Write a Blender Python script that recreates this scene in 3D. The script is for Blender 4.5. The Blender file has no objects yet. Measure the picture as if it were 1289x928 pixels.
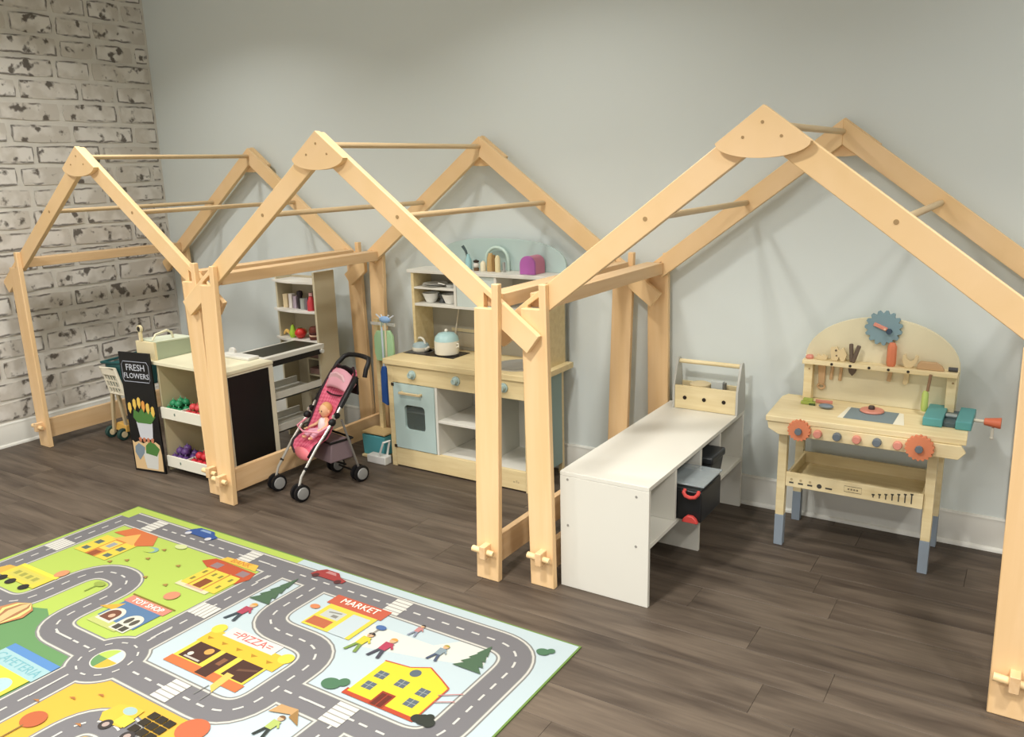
import bpy, math, random
from mathutils import Vector, Matrix
random.seed(7)
S = bpy.context.scene
COL = S.collection
PI = math.pi

# ------------------------------------------------------------------ camera
cam = bpy.data.cameras.new('camera'); cam.sensor_width = 36.0; cam.sensor_fit = 'HORIZONTAL'
cam.lens = 1049.0546 / 1289 * 36.0
cam.clip_start = 0.05
co = bpy.data.objects.new('camera', cam); COL.objects.link(co); S.camera = co
yaw, pit, rol = -0.5724, -0.2376, -0.0258
Fw = Vector((math.sin(yaw)*math.cos(pit), math.cos(yaw)*math.cos(pit), math.sin(pit)))
Rt = Vector((math.cos(yaw), -math.sin(yaw), 0)); Up = Rt.cross(Fw)
R2 = Rt*math.cos(rol) + Up*math.sin(rol); U2 = -Rt*math.sin(rol) + Up*math.cos(rol)
mw = Matrix((R2, U2, -Fw)).transposed().to_4x4(); mw.translation = Vector((4.8215, -3.4188, 1.4581))
co.matrix_world = mw

# ------------------------------------------------------------------ world, lights, exposure
wd = bpy.data.worlds.new('world'); S.world = wd; wd.use_nodes = True
wd.node_tree.nodes['Background'].inputs[0].default_value = (1.0, 0.985, 0.96, 1)
wd.node_tree.nodes['Background'].inputs[1].default_value = 0.47
S.view_settings.view_transform = 'Standard'; S.view_settings.look = 'None'
S.view_settings.exposure = 1.10; S.view_settings.gamma = 1.0; S.view_settings.use_curve_mapping = False
def area(name, loc, size, power, col=(1, .98, .935), spread=PI):
    l = bpy.data.lights.new(name, 'AREA'); l.shape = 'SQUARE'; l.size = size; l.energy = power; l.color = col
    l.spread = spread
    o = bpy.data.objects.new(name, l); o.location = loc; COL.objects.link(o); return o
for lx, ly, lp in ((1.0, -1.15, 6), (3.0, -1.15, 6), (5.2, -1.15, 5.5), (1.3, -2.5, 15), (3.5, -2.5, 19), (5.7, -2.5, 17), (1.2, -4.4, 18), (3.4, -4.4, 30), (5.6, -4.4, 28)):
    area('ceiling_lamp', (lx, ly, 2.70), .20, lp, spread=math.radians(130))

# ------------------------------------------------------------------ materials
def lin(h):
    h = h.lstrip('#'); r = []
    for i in (0, 2, 4):
        c = int(h[i:i+2], 16)/255
        r.append(c/12.92 if c <= .04045 else ((c+.055)/1.055)**2.4)
    return (*r, 1)
MATS = {}
def mat(h, rough=.5, metal=0, spec=.4, alpha=1, trans=0, noise=0, key=None, emit=0):
    k = key or (h, rough, metal, alpha, trans, noise)
    if k in MATS: return MATS[k]
    m = bpy.data.materials.new('m_' + str(len(MATS))); m.use_nodes = True
    b = m.node_tree.nodes['Principled BSDF']
    b.inputs['Base Color'].default_value = lin(h); b.inputs['Roughness'].default_value = rough
    b.inputs['Metallic'].default_value = metal; b.inputs['Specular IOR Level'].default_value = spec
    b.inputs['Transmission Weight'].default_value = trans
    b.inputs['Alpha'].default_value = alpha
    nt = m.node_tree
    if noise:
        tc = nt.nodes.new('ShaderNodeTexCoord'); n = nt.nodes.new('ShaderNodeTexNoise')
        n.inputs['Scale'].default_value = 14; n.inputs['Detail'].default_value = 5
        mx = nt.nodes.new('ShaderNodeMixRGB'); mx.blend_type = 'MULTIPLY'; mx.inputs[0].default_value = 1
        r = nt.nodes.new('ShaderNodeValToRGB'); r.color_ramp.elements[0].position = .3; r.color_ramp.elements[1].position = .7
        v = 1-noise; r.color_ramp.elements[0].color = (v, v, v, 1); r.color_ramp.elements[1].color = (1, 1, 1, 1)
        nt.links.new(tc.outputs['Object'], n.inputs['Vector']); nt.links.new(n.outputs['Fac'], r.inputs[0])
        mx.inputs[1].default_value = lin(h); nt.links.new(r.outputs[0], mx.inputs[2]); nt.links.new(mx.outputs[0], b.inputs['Base Color'])
    MATS[k] = m; return m
def wood(h1, h2, scale=(2, 2, 30), rough=.45, key=None, swirl=3.0):
    """pale timber: stretched noise grain between two tones"""
    k = ('wood', h1, h2, scale, key)
    if k in MATS: return MATS[k]
    m = bpy.data.materials.new('wood_' + str(len(MATS))); m.use_nodes = True; nt = m.node_tree
    b = nt.nodes['Principled BSDF']; b.inputs['Roughness'].default_value = rough; b.inputs['Specular IOR Level'].default_value = .35
    tc = nt.nodes.new('ShaderNodeTexCoord'); mp = nt.nodes.new('ShaderNodeMapping'); mp.inputs['Scale'].default_value = scale
    oi = nt.nodes.new('ShaderNodeObjectInfo'); ad = nt.nodes.new('ShaderNodeVectorMath'); ad.operation = 'ADD'
    mu = nt.nodes.new('ShaderNodeVectorMath'); mu.operation = 'SCALE'; mu.inputs['Scale'].default_value = 37
    nt.links.new(oi.outputs['Random'], mu.inputs[0]); nt.links.new(tc.outputs['Object'], ad.inputs[0]); nt.links.new(mu.outputs[0], ad.inputs[1])
    nt.links.new(ad.outputs[0], mp.inputs['Vector'])
    n = nt.nodes.new('ShaderNodeTexNoise'); n.inputs['Scale'].default_value = 1.6; n.inputs['Detail'].default_value = 6; n.inputs['Distortion'].default_value = swirl*.1
    nt.links.new(mp.outputs[0], n.inputs['Vector'])
    r = nt.nodes.new('ShaderNodeValToRGB'); r.color_ramp.elements[0].position = .35; r.color_ramp.elements[1].position = .65
    r.color_ramp.elements[0].color = lin(h2); r.color_ramp.elements[1].color = lin(h1)
    nt.links.new(n.outputs['Fac'], r.inputs[0]); nt.links.new(r.outputs[0], b.inputs['Base Color'])
    MATS[k] = m; return m

W_POST = wood('#F0CC9C', '#EAC490', (16, 16, 1.2))            # grain along z
W_RAFT = wood('#F2CF9F', '#ECC893', (3, 20, 3))
W_BEAM = wood('#E5C397', '#DBB586', (20, 1.5, 20))            # grain along y
W_PALE = wood('#E4D0A0', '#DAC493', (3, 30, 30))            # kitchen birch, grain along x
W_BENCHW = wood('#EAD9AE', '#E0CC9C', (3, 30, 30))
WHITE = mat('#DCD9CE', .45); WHITE2 = mat('#D0CDC4', .5)
DUCK = mat('#B7CBC6', .5)

# ------------------------------------------------------------------ mesh builder
class MB:
    def __init__(s): s.v = []; s.f = []
    def add(s, v, f):
        n = len(s.v); s.v += [Vector(p) for p in v]; s.f += [tuple(i+n for i in q) for q in f]; return s
    def box(s, x0, x1, y0, y1, z0, z1):
        return s.add([(x0,y0,z0),(x1,y0,z0),(x1,y1,z0),(x0,y1,z0),(x0,y0,z1),(x1,y0,z1),(x1,y1,z1),(x0,y1,z1)],
                     [(0,3,2,1),(4,5,6,7),(0,1,5,4),(1,2,6,5),(2,3,7,6),(3,0,4,7)])
    def beam(s, p0, p1, w, t, up=(0,0,1)):
        p0, p1 = Vector(p0), Vector(p1); d = (p1-p0).normalized(); u = Vector(up); u = (u - d*u.dot(d)).normalized(); n = d.cross(u)
        v = []
        for p in (p0, p1):
            for a, b in ((-1,-1),(1,-1),(1,1),(-1,1)): v.append(p + u*a*w/2 + n*b*t/2)
        return s.add(v, [(0,1,2,3),(7,6,5,4),(0,4,5,1),(1,5,6,2),(2,6,7,3),(3,7,4,0)])
    def cyl(s, p0, p1, r0, r1=None, n=14):
        r1 = r0 if r1 is None else r1
        p0, p1 = Vector(p0), Vector(p1); d = (p1-p0).normalized()
        a = Vector((1,0,0)) if abs(d.x) < .9 else Vector((0,1,0)); u = (a-d*a.dot(d)).normalized(); w = d.cross(u)
        v = []
        for p, r in ((p0,r0),(p1,r1)):
            for i in range(n): v.append(p + (u*math.cos(2*PI*i/n)+w*math.sin(2*PI*i/n))*r)
        f = [tuple(range(n-1,-1,-1)), tuple(range(n,2*n))] + [(i,(i+1)%n,n+(i+1)%n,n+i) for i in range(n)]
        return s.add(v, f)
    def prism(s, pts, axis, a0, a1):
        n = len(pts); ar = sum(pts[i][0]*pts[(i+1)%n][1]-pts[(i+1)%n][0]*pts[i][1] for i in range(n))
        if ar < 0: pts = pts[::-1]
        def P(p, a): return {'x': (a,p[0],p[1]), 'y': (p[0],a,p[1]), 'z': (p[0],p[1],a)}[axis]
        v = [P(p,a0) for p in pts] + [P(p,a1) for p in pts]
        f = [tuple(range(n-1,-1,-1)), tuple(range(n,2*n))] + [(i,(i+1)%n,n+(i+1)%n,n+i) for i in range(n)]
        if axis == 'y': f = [q[::-1] for q in f]
        return s.add(v, f)
    def lathe(s, c, prof, n=20, d='z'):
        v = []; f = []
        for r, z in prof:
            for i in range(n):
                a = 2*PI*i/n; x, y = r*math.cos(a), r*math.sin(a)
                v.append((c[0]+x, c[1]+y, c[2]+z) if d == 'z' else ((c[0]+x, c[1]-z, c[2]+y) if d == 'y' else (c[0]+z, c[1]+x, c[2]+y)))
        for k in range(len(prof)-1):
            for i in range(n): f.append((k*n+i, k*n+(i+1)%n, (k+1)*n+(i+1)%n, (k+1)*n+i))
        if prof[0][0] > 1e-4: f.append(tuple(range(n-1,-1,-1)))
        if prof[-1][0] > 1e-4: f.append(tuple(range((len(prof)-1)*n, len(prof)*n)))
        return s.add(v, f)
    def ball(s, c, r, n=12):
        if not hasattr(r, '__len__'): r = (r,r,r)
        v = []; f = []; m = n//2
        for k in range(m+1):
            t = PI*k/m
            for i in range(n):
                a = 2*PI*i/n; v.append((c[0]+r[0]*math.sin(t)*math.cos(a), c[1]+r[1]*math.sin(t)*math.sin(a), c[2]-r[2]*math.cos(t)))
        for k in range(m):
            for i in range(n): f.append((k*n+i, k*n+(i+1)%n, (k+1)*n+(i+1)%n, (k+1)*n+i))
        return s.add(v, f)
    def tube(s, path, r, n=8, closed=False):
        path = [Vector(p) for p in path]; m = len(path); base = len(s.v); prev = None
        rr = r if hasattr(r, '__len__') else [r]*m
        for k, p in enumerate(path):
            a = path[(k-1) % m] if closed or k > 0 else p; b = path[(k+1) % m] if closed or k < m-1 else p
            d = (b-a).normalized()
            if prev is None:
                q = Vector((0,0,1)) if abs(d.z) < .9 else Vector((1,0,0)); u = (q-d*q.dot(d)).normalized()
            else: u = (prev-d*prev.dot(d)).normalized()
            prev = u; w = d.cross(u)
            for i in range(n): s.v.append(p + (u*math.cos(2*PI*i/n)+w*math.sin(2*PI*i/n))*rr[k])
        for k in range(m if closed else m-1):
            k2 = (k+1) % m
            for i in range(n): s.f.append((base+k*n+i, base+k*n+(i+1)%n, base+k2*n+(i+1)%n, base+k2*n+i))
        if not closed:
            s.f.append(tuple(base+i for i in range(n-1,-1,-1))); s.f.append(tuple(base+(m-1)*n+i for i in range(n)))
        return s
    def text(s, txt, size, org, ux=(1,0,0), uy=(0,0,1), depth=.001, align='CENTER'):
        c = bpy.data.curves.new('t', 'FONT'); c.body = txt; c.size = size; c.align_x = align; c.align_y = 'CENTER'; c.extrude = depth/2; c.resolution_u = 2
        o = bpy.data.objects.new('t', c); COL.objects.link(o); bpy.context.view_layer.update()
        me = bpy.data.meshes.new_from_object(o.evaluated_get(bpy.context.evaluated_depsgraph_get()))
        ux, uy = Vector(ux), Vector(uy); uz = ux.normalized().cross(uy.normalized())
        s.add([Vector(org)+ux*v.co.x+uy*v.co.y+uz*v.co.z for v in me.vertices], [tuple(p.vertices) for p in me.polygons])
        bpy.data.objects.remove(o); bpy.data.meshes.remove(me); bpy.data.curves.remove(c); return s
    def build(s, name, m, parent=None, bevel=0, origin=None, smooth=True):
        off = Vector((0,0,0)); p = parent
        while p is not None: off += p.location; p = p.parent
        org = Vector(origin) if origin is not None else off
        me = bpy.data.meshes.new(name); me.from_pydata([tuple(v-org) for v in s.v], [], s.f); me.materials.append(m)
        if smooth:
            me.polygons.foreach_set('use_smooth', [True]*len(me.polygons)); me.set_sharp_from_angle(angle=math.radians(38))
        o = bpy.data.objects.new(name, me); COL.objects.link(o)
        if parent: o.parent = parent
        o.location = org-off
        if bevel:
            b = o.modifiers.new('bevel', 'BEVEL'); b.width = bevel; b.segments = 2; b.limit_method = 'ANGLE'; b.angle_limit = math.radians(40)
        return o
def tag(o, label, cat, group=None):
    o['label'] = label; o['category'] = cat
    if group: o['group'] = group
    return o
def thing(name, label, cat, loc, group=None):
    o = bpy.data.objects.new(name, None); o.empty_display_size = .1; o.location = loc; COL.objects.link(o)
    return tag(o, label, cat, group)
def copy_tree(o, parent=None):
    c = o.copy(); COL.objects.link(c); c.parent = parent
    if parent: c.matrix_parent_inverse = o.matrix_parent_inverse.copy()
    for ch in [x for x in o.children]: copy_tree(ch, c)
    return c
def B(x0,x1,y0,y1,z0,z1): return MB().box(x0,x1,y0,y1,z0,z1)
def arc(cx, cy, r, a0, a1, n): return [(cx+r*math.cos(a0+(a1-a0)*i/n), cy+r*math.sin(a0+(a1-a0)*i/n)) for i in range(n+1)]
def arce(cx, cy, rx, ry, a0, a1, n): return [(cx+rx*math.cos(a0+(a1-a0)*i/n), cy+ry*math.sin(a0+(a1-a0)*i/n)) for i in range(n+1)]

# ------------------------------------------------------------------ the setting
def struct(o): o['kind'] = 'structure'; return o
def wall_mat():
    m = mat('#DBE2DF', .85, key='wallpaint'); nt = m.node_tree; b = nt.nodes['Principled BSDF']
    n = nt.nodes.new('ShaderNodeTexNoise'); n.inputs['Scale'].default_value = 220; bp = nt.nodes.new('ShaderNodeBump'); bp.inputs['Strength'].default_value = .06
    nt.links.new(n.outputs['Fac'], bp.inputs['Height']); nt.links.new(bp.outputs[0], b.inputs['Normal']); return m
WALL = wall_mat()
struct(B(-.1, 7.6, 0, .1, 0, 2.75).build('wall_back', WALL))
MORT = mat('#DDD9D0', .9, noise=.12, key='mortar')
wl = struct(B(-.1, 0, -4.6, 0, 0, 2.75).build('wall_left', MORT))
struct(B(7.6, 7.7, -6, .1, 0, 2.75).build('wall_right', WALL))
struct(B(-.1, 7.7, -6, .1, 2.75, 2.85).build('ceiling', mat('#D8D6CE', .9)))
BASE = mat('#D9D8D0', .4)
def baseboard(axis):
    if axis == 'x': m = MB().prism([(-.016,0),(-.016,.105),(-.012,.112),(-.012,.124),(-.006,.131),(0,.131),(0,0)], 'x', 0, 7.6); return m
    return MB().prism([(.016,0),(.016,.105),(.012,.112),(.012,.124),(.006,.131),(0,.131),(0,0)], 'y', -4.6, -.016)
struct(baseboard('x').build('baseboard_back', BASE)); struct(baseboard('y').build('baseboard_left', BASE))
# quarter-round shoe moulding, bright top line along the wall foot
struct(MB().prism([(-.027,0),(-.026,.008),(-.022,.014),(-.016,.016),(-.016,0)], 'x', .016, 7.6).build('trim_1', BASE))
struct(MB().prism([(.027,0),(.026,.008),(.022,.014),(.016,.016),(.016,0)], 'y', -4.6, -.016).build('trim_2', BASE))

# bricks of the whitewashed left wall
def brick_mat():
    m = bpy.data.materials.new('brick'); m.use_nodes = True; nt = m.node_tree; L = nt.links.new
    b = nt.nodes['Principled BSDF']; b.inputs['Roughness'].default_value = .9
    N = nt.nodes.new
    tc = N('ShaderNodeTexCoord'); oi = N('ShaderNodeObjectInfo')
    sc = N('ShaderNodeVectorMath'); sc.operation = 'SCALE'; sc.inputs['Scale'].default_value = 23; L(oi.outputs['Random'], sc.inputs[0])
    ad = N('ShaderNodeVectorMath'); ad.operation = 'ADD'; L(tc.outputs['Object'], ad.inputs[0]); L(sc.outputs[0], ad.inputs[1])
    n1 = N('ShaderNodeTexNoise'); n1.inputs['Scale'].default_value = 7; n1.inputs['Detail'].default_value = 3; L(ad.outputs[0], n1.inputs['Vector'])
    n2 = N('ShaderNodeTexNoise'); n2.inputs['Scale'].default_value = 15; n2.inputs['Detail'].default_value = 3; L(ad.outputs[0], n2.inputs['Vector'])
    # distance to brick edge from generated coordinates
    sp = N('ShaderNodeSeparateXYZ'); L(tc.outputs['Generated'], sp.inputs[0])
    def edge(sock, k):
        a = N('ShaderNodeMath'); a.operation = 'SUBTRACT'; a.inputs[1].default_value = .5; L(sock, a.inputs[0])
        c = N('ShaderNodeMath'); c.operation = 'ABSOLUTE'; L(a.outputs[0], c.inputs[0])
        d = N('ShaderNodeMath'); d.operation = 'SUBTRACT'; d.inputs[0].default_value = .5; L(c.outputs[0], d.inputs[1])
        e = N('ShaderNodeMath'); e.operation = 'MULTIPLY'; e.inputs[1].default_value = k; L(d.outputs[0], e.inputs[0]); return e.outputs[0]
    mn = N('ShaderNodeMath'); mn.operation = 'MINIMUM'; L(edge(sp.outputs['Y'], 3.2), mn.inputs[0]); L(edge(sp.outputs['Z'], 1.0), mn.inputs[1])
    wob = N('ShaderNodeMath'); wob.operation = 'MULTIPLY_ADD'; wob.inputs[1].default_value = .22; L(n2.outputs['Fac'], wob.inputs[0]); L(mn.outputs[0], wob.inputs[2])
    # ring of crevice: near edge
    rg = N('ShaderNodeValToRGB'); e = rg.color_ramp.elements; e[0].position = .11; e[0].color = (0,0,0,1); e[1].position = .26; e[1].color = (0,0,0,1)
    q = rg.color_ramp.elements.new(.15); q.color = (1,1,1,1); q = rg.color_ramp.elements.new(.21); q.color = (.8,.8,.8,1)
    L(wob.outputs[0], rg.inputs[0])
    r1 = N('ShaderNodeValToRGB'); r1.color_ramp.elements[0].position = .45; r1.color_ramp.elements[1].position = .55; L(n1.outputs['Fac'], r1.inputs[0])
    ring = N('ShaderNodeMath'); ring.operation = 'MULTIPLY'; L(rg.outputs[0], ring.inputs[0]); L(r1.outputs[0], ring.inputs[1])
    bl = N('ShaderNodeValToRGB'); bl.color_ramp.elements[0].position = .58; bl.color_ramp.elements[1].position = .66; L(n2.outputs['Fac'], bl.inputs[0])
    mxx = N('ShaderNodeMath'); mxx.operation = 'MAXIMUM'; L(ring.outputs[0], mxx.inputs[0]); L(bl.outputs[0], mxx.inputs[1])
    mk = N('ShaderNodeMath'); mk.operation = 'MULTIPLY'; mk.inputs[1].default_value = .88; L(mxx.outputs[0], mk.inputs[0])
    base = N('ShaderNodeValToRGB'); base.color_ramp.elements[0].position = .42; base.color_ramp.elements[1].position = .58
    base.color_ramp.elements[0].color = lin('#CBC5BB'); base.color_ramp.elements[1].color = lin('#E2DED7'); L(n1.outputs['Fac'], base.inputs[0])
    mx = N('ShaderNodeMixRGB'); mx.inputs[2].default_value = lin('#4A4139'); L(mk.outputs[0], mx.inputs[0]); L(base.outputs[0], mx.inputs[1])
    L(mx.outputs[0], b.inputs['Base Color']); return m
BRK = brick_mat()
rb = random.Random(3)
z = .142; row = 0
while z < 2.72:
    y = -.012 - (rb.uniform(.03, .2) if row % 2 else 0.0) * 1.0
    if row % 2:
        ln0 = -y - .012
        segs = [ln0] if ln0 > .05 else []
        y = -.012
    else: segs = []
    h = min(.104, 2.74-z)
    while y > -2.35:
        ln = segs.pop() if segs else rb.choice((.21, .24, .3, .34, .38, .2))
        y1 = y-ln; hh = h*rb.uniform(.9, 1.0); j = lambda a: rb.uniform(-a, a)
        c = (.0, (y+y1)/2, z+hh/2)
        pts = [(y1+.010+j(.004), z+.006+j(.003)), ((y+y1)/2+j(.03), z+j(.003)), (y-.008+j(.004), z+.005+j(.003)), (y-.002, z+hh*.5),
               (y-.009+j(.004), z+hh-.006+j(.003)), ((y+y1)/2+j(.03), z+hh+j(.002)), (y1+.010+j(.004), z+hh-.007+j(.003)), (y1+.003, z+hh*.5)]
        MB().prism(pts, 'x', 0, .0035+rb.uniform(0, .002)).build('brick', BRK, wl, origin=c, bevel=0)
        y = y1-.014
    z += .1165; row += 1

# vinyl planks
def plank_mat():
    m = bpy.data.materials.new('plank'); m.use_nodes = True; nt = m.node_tree; L = nt.links.new; N = nt.nodes.new
    b = nt.nodes['Principled BSDF']; b.inputs['Roughness'].default_value = .5; b.inputs['Specular IOR Level'].default_value = .3
    tc = N('ShaderNodeTexCoord'); oi = N('ShaderNodeObjectInfo')
    sc = N('ShaderNodeVectorMath'); sc.operation = 'SCALE'; sc.inputs['Scale'].default_value = 31; L(oi.outputs['Random'], sc.inputs[0])
    ad = N('ShaderNodeVectorMath'); ad.operation = 'ADD'; L(tc.outputs['Object'], ad.inputs[0]); L(sc.outputs[0], ad.inputs[1])
    mp = N('ShaderNodeMapping'); mp.inputs['Scale'].default_value = (1.6, 13, 1); L(ad.outputs[0], mp.inputs['Vector'])
    n = N('ShaderNodeTexNoise'); n.inputs['Scale'].default_value = 1.3; n.inputs['Detail'].default_value = 4; n.inputs['Distortion'].default_value = .5; L(mp.outputs[0], n.inputs['Vector'])
    r = N('ShaderNodeValToRGB'); r.color_ramp.elements[0].position = .28; r.color_ramp.elements[0].color = lin('#41372F')
    r.color_ramp.elements[1].position = .62; r.color_ramp.elements[1].color = lin('#64584C'); L(n.outputs['Fac'], r.inputs[0])
    mp2 = N('ShaderNodeMapping'); mp2.inputs['Scale'].default_value = (6, 90, 1); L(ad.outputs[0], mp2.inputs['Vector'])
    n2 = N('ShaderNodeTexNoise'); n2.inputs['Scale'].default_value = 1; n2.inputs['Detail'].default_value = 4; L(mp2.outputs[0], n2.inputs['Vector'])
    r2 = N('ShaderNodeValToRGB'); r2.color_ramp.elements[0].position = .3; r2.color_ramp.elements[0].color = (.80,.80,.80,1); r2.color_ramp.elements[1].position = .7; L(n2.outputs['Fac'], r2.inputs[0])
    mx = N('ShaderNodeMixRGB'); mx.blend_type = 'MULTIPLY'; mx.inputs[0].default_value = 1; L(r.outputs[0], mx.inputs[1]); L(r2.outputs[0], mx.inputs[2])
    # per-plank tone
    ma = N('ShaderNodeMath'); ma.operation = 'MULTIPLY_ADD'; ma.inputs[1].default_value = .14; ma.inputs[2].default_value = .92; L(oi.outputs['Random'], ma.inputs[0])
    m3 = N('ShaderNodeMixRGB'); m3.blend_type = 'MULTIPLY'; m3.inputs[0].default_value = 1; L(mx.outputs[0], m3.inputs[1]); L(ma.outputs[0], m3.inputs[2])
    L(m3.outputs[0], b.inputs['Base Color']); return m
PLK = plank_mat()
floor = struct(B(-.1, 7.6, -6, 0, -.03, -.004).build('floor', mat('#4A423C', .8)))
meshes = {}
rp = random.Random(11); PW = .1505; k = 0; y = -.07+PW
starts = {7: 4.172-1.22*4, 8: 4.432-1.22*4}
while y > -4.1:
    x = starts.get(k, rp.uniform(-1.15, -.1)) if k not in starts else starts[k]
    while x < 6.4:
        x0 = max(x, 0); x1 = min(x+1.22, 6.6)
        ya, yb_ = y-PW, min(y, 0)
        if x1-x0 > .08:
            key = (round(x1-x0, 3), round(yb_-ya, 3))
            c = ((x0+x1)/2, (ya+yb_)/2, 0)
            if key not in meshes:
                g = .0004; hx, hy = (x1-x0)/2-g, (yb_-ya)/2-g; e = .0006
                mb = MB(); mb.add([(-hx,-hy,-.004),(hx,-hy,-.004),(hx,hy,-.004),(-hx,hy,-.004),(-hx,-hy,-e),(hx,-hy,-e),(hx,hy,-e),(-hx,hy,-e),(-hx+e,-hy+e,0),(hx-e,-hy+e,0),(hx-e,hy-e,0),(-hx+e,hy-e,0)],
                   [(0,3,2,1),(8,9,10,11),(0,1,5,4),(1,2,6,5),(2,3,7,6),(3,0,4,7),(4,5,9,8),(5,6,10,9),(6,7,11,10),(7,4,8,11)])
                o = mb.build('floor_plank', PLK, None, smooth=False); meshes[key] = o.data
            else:
                o = bpy.data.objects.new('floor_plank', meshes[key]); COL.objects.link(o)
            o.parent = floor; o.location = c
        x += 1.22
    y -= PW; k += 1

# ------------------------------------------------------------------ the three play-house frames
TH = .025
def house(label, xb, xt, yf, yb, lean, rails, cut=0, dxr=0):
    t = thing('house_frame', label, 'playhouse', (xb, (yf+yb)/2, 0), 'open gabled timber house frames')
    w = .764
    HOLE = mat('#A98A5F', .7)
    for front in (True, False):
        if front: yp0, yp1 = yf, yf+TH; yr0, yr1 = yf+TH+.0005, yf+2*TH
        else: yp0, yp1 = yb-TH, yb; yr0, yr1 = yb-2*TH, yb-TH-.0005
        sgn = -1 if front else 1
        # posts: plank with a tall prong on its right edge
        for x0 in (xb-w, xb+w-.096+dxr):
            pts = [(0,0),(.096,0),(.096,.2),(.096,1.083),(.070,1.083),(.070,1.0),(0,1.0)]
            pts = [(x0+px+lean*pz/1.08, pz) for px, pz in pts]
            MB().prism(pts, 'y', yp0, yp1).build('post', W_POST, t, bevel=.003)
        # rafters with mitred ridge, notch for the eave beam near the foot, square tail
        for s in (-1, 1):
            up = lambda d: 1.6-.75*d
            def q(d, n=0): # along the slope, n = depth below the upper edge (perpendicular)
                return (xt + s*(d - n*.6), up(d) - n*.8)
            D = .075; te = .822 if (not front and s == cut) else .915
            pts = [(xt, 1.6), q(te), q(te, D), (xt+s*.765, up(.765)-D/.8), (xt+s*.765, up(.765)-.020), (xt+s*.703, up(.703)-.024), (xt+s*.703, up(.703)-D/.8), (xt, 1.6-D/.8)]
            MB().prism(pts, 'y', yr0, yr1).build('rafter', W_RAFT, t, bevel=.0025)
        # fan-shaped ridge plate on the outer face
        R = .162; cz = 1.603
        a = math.atan(.75)
        p = [(xt, cz)] + [(xt+.129*1.02, cz-.099)] + [(xt + .129*1.0*math.cos(th), cz-.099-.040*math.sin(th)) for th in [PI*i/16 for i in range(0, 17)]] + [(xt-.129*1.02, cz-.099)]
        y0, y1 = (yp0, yp1) if front else (yp0, yp1)
        pl = MB().prism(p, 'y', y0, y1).build('ridge_plate', W_RAFT, t, bevel=.0025)
        yo = y0-.0005 if front else y1+.0005
        for dx, dz in ((-.052, -.083), (.052, -.083), (0, -.045)):
            MB().cyl((xt+dx, yo-.001, cz+dz), (xt+dx, yo+.001, cz+dz), .0042 if dx else .0045, n=10).build('screw', HOLE, pl)
    # dowel rods: ridge and mid-slope
    rm = wood('#DCC39A', '#CDB188', (30, 2, 30))
    for dx, zz in ((0, 1.553), (-.346, 1.296), (.346, 1.296)):
        MB().cyl((xt+dx, yf+TH*2-.01, zz), (xt+dx, yb-2*TH+.01, zz), .011, n=12).build('rod', rm, t)
        if dx: MB().cyl((xt+dx, yf+TH-.001, zz), (xt+dx, yf+TH+.002, zz), .007, n=10).build('screw', HOLE, t)
    # eave beams with tenon and dowel
    for s in (-1, 1):
        x0 = (xb-w if s < 0 else xb+w-.096+dxr)+lean
        MB().box(x0+.008, x0+.086, yf+2*TH+.001, yb-2*TH-.001, .997, 1.045).build('eave_beam', W_BEAM, t, bevel=.002)
    for s in rails:
        x0 = (xb-w if s < 0 else xb+w-.096); xm = x0+.055
        MB().box(xm-.0125, xm+.0125, yf+TH+.001, yb-TH-.001, .048, .155).box(xm-.0125, xm+.0125, yf-.042, yf+TH+.002, .098, .146).build('bottom_rail', W_BEAM, t, bevel=.002)
    for x0 in (xb-w, xb+w-.096+dxr):
        xm = x0+.055
        s = -1 if x0 < xb else 1
        if s not in rails: MB().box(xm-.0125, xm+.0125, yf-.042, yf-.0005, .098, .146).build('tenon', W_BEAM, t, bevel=.002)
        MB().cyl((xm-.05, yf-.026, .126), (xm+.036, yf-.022, .118), .0115, .010, n=12).build('peg', mat('#EBCB98', .5), t, bevel=.001)
    return t
house('leftmost wooden house frame, standing against the brick wall around the market stall', .919, .910, -1.099, -.03, -.025, (-1,), cut=1, dxr=.030)
house('middle wooden house frame, standing around the doll stroller and play kitchen', 2.515, 2.533, -1.150, -.055, .032, (-1, 1))
house('rightmost and nearest wooden house frame, standing around the white bench and toy workbench', 4.147, 4.143, -1.098, -.03, -.018, (-1, 1), cut=-1)

# ------------------------------------------------------------------ white low shelf bench
def bench():
    x0, x1, y0, y1, h = 3.481, 3.8135, -1.05, -.046, .4324; T = .016
    t = thing('low_bench', 'long white open shelf bench standing end-on to the wall, toolbox on its far end', 'bench', ((x0+x1)/2, (y0+y1)/2, 0))
    B(x0, x1, y0, y1, h-T, h).build('top_panel', WHITE, t, bevel=.0015)
    for i, (ya, yb_) in enumerate(((y0, y0+T), (y1-T, y1))):
        e = B(x0, x1, ya, yb_, 0, h-T-.0003).build('end_panel', WHITE, t, bevel=.0015)
        if i == 0:
            for px, pz in ((x0+.03, .405), (x1-.045, .392), (x0+.03, .235), (x1-.045, .215)):
                MB().cyl((px, y0-.0012, pz), (px, y0+.001, pz), .0045, n=10).build('screw_cap', mat('#8E8B84', .4), e)
    B(x0+.02, x1-.002, y0+T+.0003, y1-T-.0003, .208, .208+T).build('shelf', WHITE, t, bevel=.001)
    for yy in (-.812, -.56, -.345):
        B(x0+.02, x1-.004, yy, yy+T, .2245, h-T-.0003).build('divider', WHITE, t, bevel=.001)
    B(x0+.02, x1-.004, -.56, -.56+T, 0, .2077).build('middle_leg', WHITE, t, bevel=.001)
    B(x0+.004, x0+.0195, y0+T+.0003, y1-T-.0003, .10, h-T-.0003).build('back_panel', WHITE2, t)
bench()
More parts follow.
